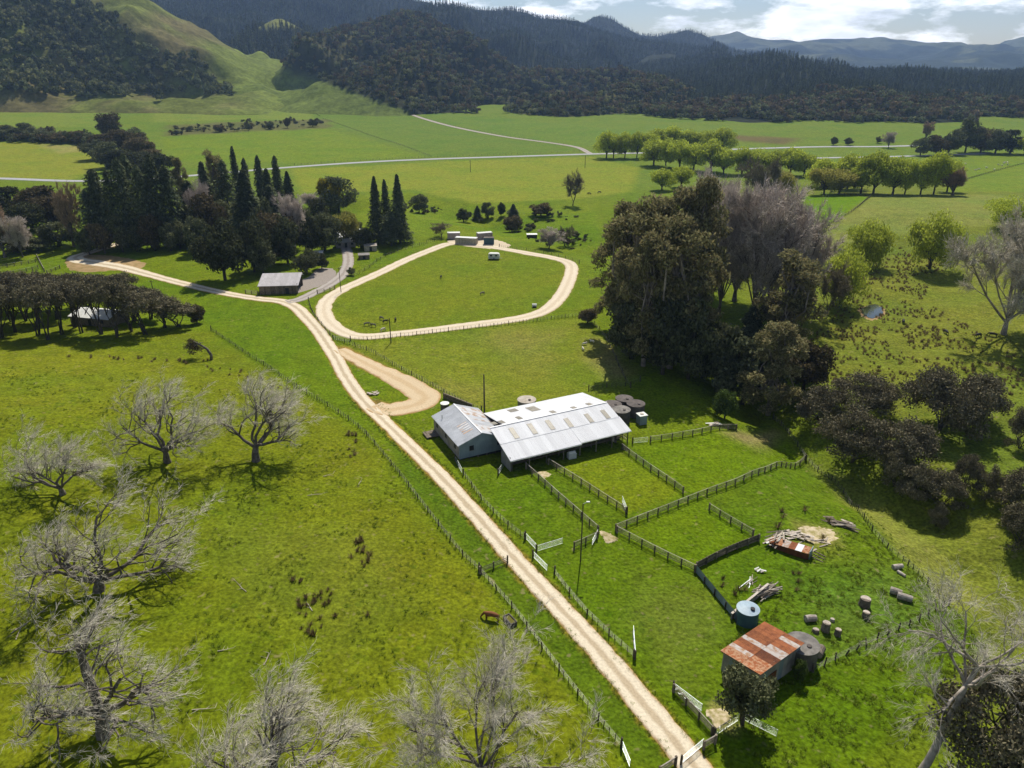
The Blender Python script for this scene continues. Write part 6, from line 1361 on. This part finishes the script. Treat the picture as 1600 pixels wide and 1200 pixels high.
MB().box((-.8, -.5, .1), (.8, .5, 1.2)).build('body', M['old_roof'], dt); MB().tube([(-.7, 0, 1.2), (.7, 0, 1.2)], [.35, .35], 10).build('drum', M['white'], dt)
sp_ = thing('sleeper_wall', 'dark sleeper loading wall behind the woolshed annexe', 'wall', at(693, 622))
e = at(738, 640) - at(693, 622)
for k in range(4): MB().bar((0, 0, .2 + .32 * k), (e[0], e[1], e[2] + .2 + .32 * k), .25, .30).build('sleeper', M['wood'], sp_)

# ------------------------------------------------------------------ animals
def animal(kind):
    """one continuous skinned body: four legs with joints, trunk, neck and head"""
    if kind == 'sheep': bl, hh, br_, leg, nk, headz = .95, .62, .27, .05, (.62, .72), .62
    elif kind == 'cow': bl, hh, br_, leg, nk, headz = 1.55, 1.02, .36, .075, (1.12, .85), .28
    else: bl, hh, br_, leg, nk, headz = 1.5, 1.15, .31, .065, (1.15, .85), .22
    V = []; Eg = []; Rr = []
    def v(p, r): V.append(p); Rr.append(r); return len(V) - 1
    def ch(i, *pr):
        for p, r in pr: k = v(p, r); Eg.append((i, k)); i = k
        return i
    x = bl / 2
    pel = v((-x, 0, hh), br_ * .85); mid = ch(pel, ((-x * .3, 0, hh - .06), br_ * 1.02), ((x * .35, 0, hh - .07), br_ * 1.06)); sh = ch(mid, ((x, 0, hh + .02), br_ * .85))
    for s in (-1, 1):
        ch(pel, ((-x - .02, s * br_ * .6, hh * .72), leg * 1.9), ((-x + .10, s * br_ * .62, hh * .55), leg * 1.4), ((-x - .14, s * br_ * .62, hh * .34), leg * .95), ((-x - .08, s * br_ * .62, .04), leg))
        ch(sh, ((x, s * br_ * .6, hh * .62), leg * 1.5), ((x + .03, s * br_ * .6, hh * .34), leg), ((x, s * br_ * .6, .04), leg))
    if kind == 'sheep': hd = ch(sh, ((x + .18, 0, hh + .12), br_ * .5), ((x + .32, 0, headz + .12), br_ * .42), ((x + .48, 0, headz - .02), br_ * .28))
    else: hd = ch(sh, ((x + .32, 0, hh - .05), br_ * .58), ((x + .62, 0, hh * .55), br_ * .42), ((x + .72, 0, headz + .12), br_ * .42), ((x + .88, 0, headz - .16), br_ * .3))
    for s in (-1, 1): ch(len(V) - 2 - (s > 0), (tuple(np.array(V[len(V) - 2 - (s > 0)]) + [-.06, s * br_ * .62, .10]), .04))
    ch(pel, ((-x - .22, 0, hh - .05), .06), ((-x - .28, 0, hh * .55), .035))
    me = bpy.data.meshes.new(kind); me.from_pydata(V, Eg, []); o = bpy.data.objects.new(kind, me); C.objects.link(o)
    m = o.modifiers.new('skin', 'SKIN'); sv = me.skin_vertices[0].data
    for k, r in enumerate(Rr): sv[k].radius = (r, r); sv[k].use_root = (k == 0)
    o.modifiers.new('sub', 'SUBSURF').levels = 1
    dg = bpy.context.evaluated_depsgraph_get(); out = bpy.data.meshes.new_from_object(o.evaluated_get(dg)); bpy.data.objects.remove(o); out.polygons.foreach_set('use_smooth', [True] * len(out.polygons)); return out
AM = {k: animal(k) for k in ('sheep', 'cow', 'horse')}
def beast(kind, px, py, rz, label, mat, s=1.0, group=None):
    b = at(px, py); me = AM[kind]
    key = kind + mat
    if key not in AM: AM[key] = me.copy(); AM[key].materials.clear(); AM[key].materials.append(M[mat])
    o = link({'horse': 'pony'}.get(kind, kind), AM[key], None, None, tuple(b), rz, (s, s, s)); return tag(o, label, kind if kind != 'horse' else 'pony', group)
beast('cow', 769, 968, 2.9, 'red brown cow grazing beside the trough and the leafless tree', 'hide_brown', 1.0)
for (px, py, r, l, m_) in ((597, 500, 2.4, 'grey pony highest in the group inside the loop', 'hide_grey'), (602, 505, .6, 'black pony touching the grey pony inside the loop', 'hide_black'), (573, 509, .4, 'dark pony lowest left inside the loop', 'hide_grey'), (584, 511, 2.8, 'brown grey pony second from the left inside the loop', 'hide_grey'), (618, 502, 1.6, 'dark pony right of the group, near the loop pole', 'hide_black'), (598, 518, 1.0, 'white pony at the lower edge of the loop paddock', 'fleece'), (753, 461, .8, 'grey and black pony alone in the middle of the loop', 'hide_grey'), (689, 435, 1.4, 'small dark pony standing upper left inside the loop', 'hide_black')): beast('horse', px, py, r, l, m_, .82)
for (px, py, r, l) in ((913, 539, .3, 'left of three sheep on the bare patch by the gums'), (925, 535, 2.6, 'upper right of three sheep by the gums'), (911, 547, 1.8, 'lowest of three sheep by the gums')): beast('sheep', px, py, r, l, 'fleece', .95)
for (px, py, r, l) in ((1411, 505, 1.2, 'black cow alone right of the pond'), (1478, 522, 1.5, 'black cow among the rushes, left of four'), (1527, 527, .4, 'black cow under the grey leafless tree'), (1551, 526, 2.6, 'black cow right beside the grey leafless trunk'), (896, 304, .2, 'dark cow beside the lone leafless tree'), (921, 304, 2.8, 'middle of three dark cattle in the yellow green field'), (936, 302, .5, 'right of three dark cattle in the yellow green field')): beast('cow', px, py, r, l, 'hide_black', .95)
gs = np.random.default_rng(9)
SX = sorted(gs.uniform(1478, 1583, 14))
for k in range(14): beast('sheep', SX[k], 253 + gs.uniform(0, 14), gs.uniform(0, 6), f'{ORD[k]} white sheep from the left scattered in the far right field', 'fleece', 1.25, 'sheep in the far right field')

# ------------------------------------------------------------------ fallen branches and flecks on the left hillside
for k, (px, py, a) in enumerate([(18, 990, 1.2), (58, 962, 1.3), (385, 925, 2.4), (412, 1040, 1.5), (340, 1018, .2), (300, 1110, .1), (25, 1000, 1.9), (232, 1160, .5), (488, 955, 2.2), (322, 800, 2.3), (480, 775, .2), (44, 935, 2.0), (375, 1118, .1), (560, 758, 1.4), (505, 745, .5)]):
    b = at(px, py); g = random.Random(k); L = g.uniform(1.6, 3.2)
    pts = [np.array([L * f * math.cos(a + g.gauss(0, .1)), L * f * math.sin(a), .08 + .1 * abs(g.gauss(0, 1)) * f]) for f in (0, .3, .6, 1.0)]; mb = MB().tube(pts, [.06, .055, .04, .02], 6)
    for q in range(3): e = pts[q + 1] + np.array([g.gauss(0, .5), g.gauss(0, .5), .15]); mb.tube([pts[q + 1], e], [.035, .012], 5)
    where = ['beside the largest twisted tree, far left', 'curved at the left edge', 'below the wide middle tree', 'upright in the open hillside grass', 'right of the largest twisted tree', 'left of the bottom edge tree', 'lowest at the left edge', 'at the foot of the largest twisted tree', 'right of the rush clump', 'under the left tree of the upper pair', 'right of the upper pair of trees', 'left of the wide middle tree', 'above the bottom edge tree', 'near the fence above the rushes', 'near the fence right of the upper pair'][k]
    tag(mb.build('fallen_branch', M['cut'], None, tuple(b)), 'bleached fallen branch ' + where, 'branch', 'fallen branches')

# ------------------------------------------------------------------ rushes and long grass: ground cover nobody could count
def tuft_mesh(name, seed, n, hgt, wd, mat, sp):
    g = np.random.default_rng(seed); az = g.uniform(0, 6.28, n); r = sp * g.random(n); b = np.stack([r * np.cos(az) * .5, r * np.sin(az) * .5, 0 * r - .03], 1)
    t = b + np.stack([np.cos(az) * r * .9, np.sin(az) * r * .9, hgt * g.uniform(.6, 1.1, n)], 1); s = np.stack([-np.sin(az), np.cos(az), 0 * az], 1) * wd
    V = np.stack([b - s, b + s, t + s * .3, t - s * .3], 1).reshape(-1, 3); me = mesh_np(name, V, np.arange(4 * n).reshape(-1, 4)); me.materials.append(mat); return me
def cover(name, label, kinds, P, smin, smax):
    col_ = bpy.data.collections.new(name + '_kinds')
    for q, me in enumerate(kinds): col_.objects.link(bpy.data.objects.new(f'{name}_kind_{q}', me))
    n = len(P); pts = np.stack([P[:, 0], P[:, 1], h(P[:, 0], P[:, 1])], 1)
    me = bpy.data.meshes.new(name); me.vertices.add(n); me.vertices.foreach_set('co', pts.astype(np.float32).ravel()); s = RNG.uniform(smin, smax, n)
    a = me.attributes.new('scl', 'FLOAT_VECTOR', 'POINT'); a.data.foreach_set('vector', np.stack([s, s, s * RNG.uniform(.7, 1.2, n)], 1).astype(np.float32).ravel())
    a = me.attributes.new('rot', 'FLOAT_VECTOR', 'POINT'); rt = np.zeros((n, 3), np.float32); rt[:, 2] = RNG.uniform(0, 6.28, n); a.data.foreach_set('vector', rt.ravel())
    o = tag(link(name, me), label, kind='stuff'); ng = bpy.data.node_groups['hillside_bush'].copy()
    [q for q in ng.nodes if q.bl_idname == 'GeometryNodeCollectionInfo'][0].inputs['Collection'].default_value = col_
    o.modifiers.new('cover', 'NODES').node_group = ng; return o
def area(pxpoly, dens, thr=None, fs=8.0):
    poly = wl_(pxpoly); P = np.array(poly); a0, a1 = P.min(0), P.max(0); n = int((a1 - a0).prod() * dens); Q = RNG.uniform(a0, a1, (n, 2)); Q = Q[inpoly(Q[:, 0], Q[:, 1], poly)]
    if thr is not None: Q = Q[fbm(Q[:, 0] / fs, Q[:, 1] / fs, 3) > thr]
    return Q
RK = [tuft_mesh('rush_clump', 60 + k, 46, .55, .03, M['rush'], .42) for k in range(3)]
cover('rushes', 'brown rush clumps dotted over the slope around the pond', RK, area([(1260, 525), (1300, 500), (1340, 430), (1400, 395), (1480, 395), (1440, 470), (1600, 560), (1600, 640), (1480, 580), (1300, 610), (1255, 580)], .55, -.1, 9), .5, 1.4)
cover('rushes', 'rush clumps below the bright green knoll', RK, area([(1200, 390), (1300, 370), (1500, 392), (1560, 440), (1400, 420), (1290, 412)], .16, .0, 10), .7, 1.5)
cover('rushes', 'dark rush clumps scattered on the left hillside', RK, np.vstack([area(q, 1.1, .02, 2.5) for q in ([(455, 905), (520, 900), (535, 950), (500, 1000), (470, 985)], [(545, 865), (580, 850), (580, 885), (555, 885)], [(545, 960), (575, 958), (575, 975), (550, 978)], [(545, 825), (590, 850), (560, 870)], [(540, 670), (560, 680), (555, 715), (545, 715)])]), .7, 1.3)
cover('rushes', 'tall brown rushes inside the old iron-walled yard', RK, np.vstack([area([(1118, 905), (1150, 895), (1165, 925), (1130, 940)], .5, -.2, 2), area([(1225, 895), (1250, 890), (1255, 920), (1235, 925)], .5, -.2, 2), area([(1180, 800), (1260, 790), (1330, 830), (1260, 880), (1200, 815)], .06)]), 1.1, 1.9)
cover('rushes', 'rushes along the ridge below the manuka grove', RK, np.vstack([area([(100, 553), (300, 563), (300, 570), (100, 558)], .5, .05, 3), area([(300, 555), (460, 610), (455, 622), (300, 572)], .25, .05, 3), area([(1330, 700), (1480, 800), (1560, 880), (1500, 900), (1400, 800)], .05, .1, 6)]), .8, 1.5)
GK = [tuft_mesh('grass_tuft', 80 + k, 18, .20, .035, M['grass'], .30) for k in range(3)]
cover('long_grass', 'long lush grass in the paddock around the rusty shed', GK, area([(1150, 985), (1190, 905), (1260, 870), (1340, 800), (1480, 945), (1540, 1010), (1450, 1200), (1180, 1210), (1160, 1140), (1120, 1010)], 2.2, -.1, 3.5), .6, 1.5)
cover('long_grass', 'rough grass along fences and track edges', GK, np.vstack([p + RNG.normal(size=p.shape) * .35 for p in (smooth_line(wl_(q), .5) for q in ([(330, 517), (455, 600), (562, 670), (640, 762), (720, 865), (800, 950), (900, 1082), (985, 1200)], [(724, 742), (760, 790), (820, 843)], [(866, 897), (905, 947), (990, 1028)], [(526, 531), (624, 576), (752, 643)], [(1208, 655), (1320, 775), (1482, 946)], [(1482, 946), (1270, 1050)], [(548, 533), (700, 518), (905, 494)]))]), .5, 1.1)
cover('grass_tufts', 'small grass tufts and thistles over the left hillside', GK, area([(-120, 570), (330, 590), (600, 730), (740, 905), (960, 1190), (940, 1280), (-150, 1280)], .9, .12, 6), .6, 1.5)
P_ = np.vstack([smooth_line(wl_(q), .25) for q in ([(1046, 1182), (985, 1108), (888, 990), (790, 881), (702, 781), (618, 697), (545, 622)], [(1106, 1184), (1040, 1108), (936, 990), (832, 881), (742, 781), (662, 697), (590, 628)])]); P_ = P_ + RNG.normal(size=P_.shape) * .3
cover('long_grass', 'tufts along both edges of the main track', GK, P_, .6, 1.2)

# ------------------------------------------------------------------ haze in the valley air
hb = MB().box((-6050, -6050, -12), (6050, 6050, 640)); ho = hb.build('haze', None); tag(ho, 'thin blue haze in the valley air', kind='stuff')
hm = bpy.data.materials.new('haze'); hm.use_nodes = True; N = hm.node_tree.nodes; N.remove(N['Principled BSDF']); pv = N.new('ShaderNodeVolumePrincipled')
pv.inputs['Color'].default_value = (.38, .57, 1.0, 1); pv.inputs['Density'].default_value = .000075; pv.inputs['Anisotropy'].default_value = .5
hm.node_tree.links.new(pv.outputs[0], N['Material Output'].inputs['Volume']); ho.data.materials.append(hm)
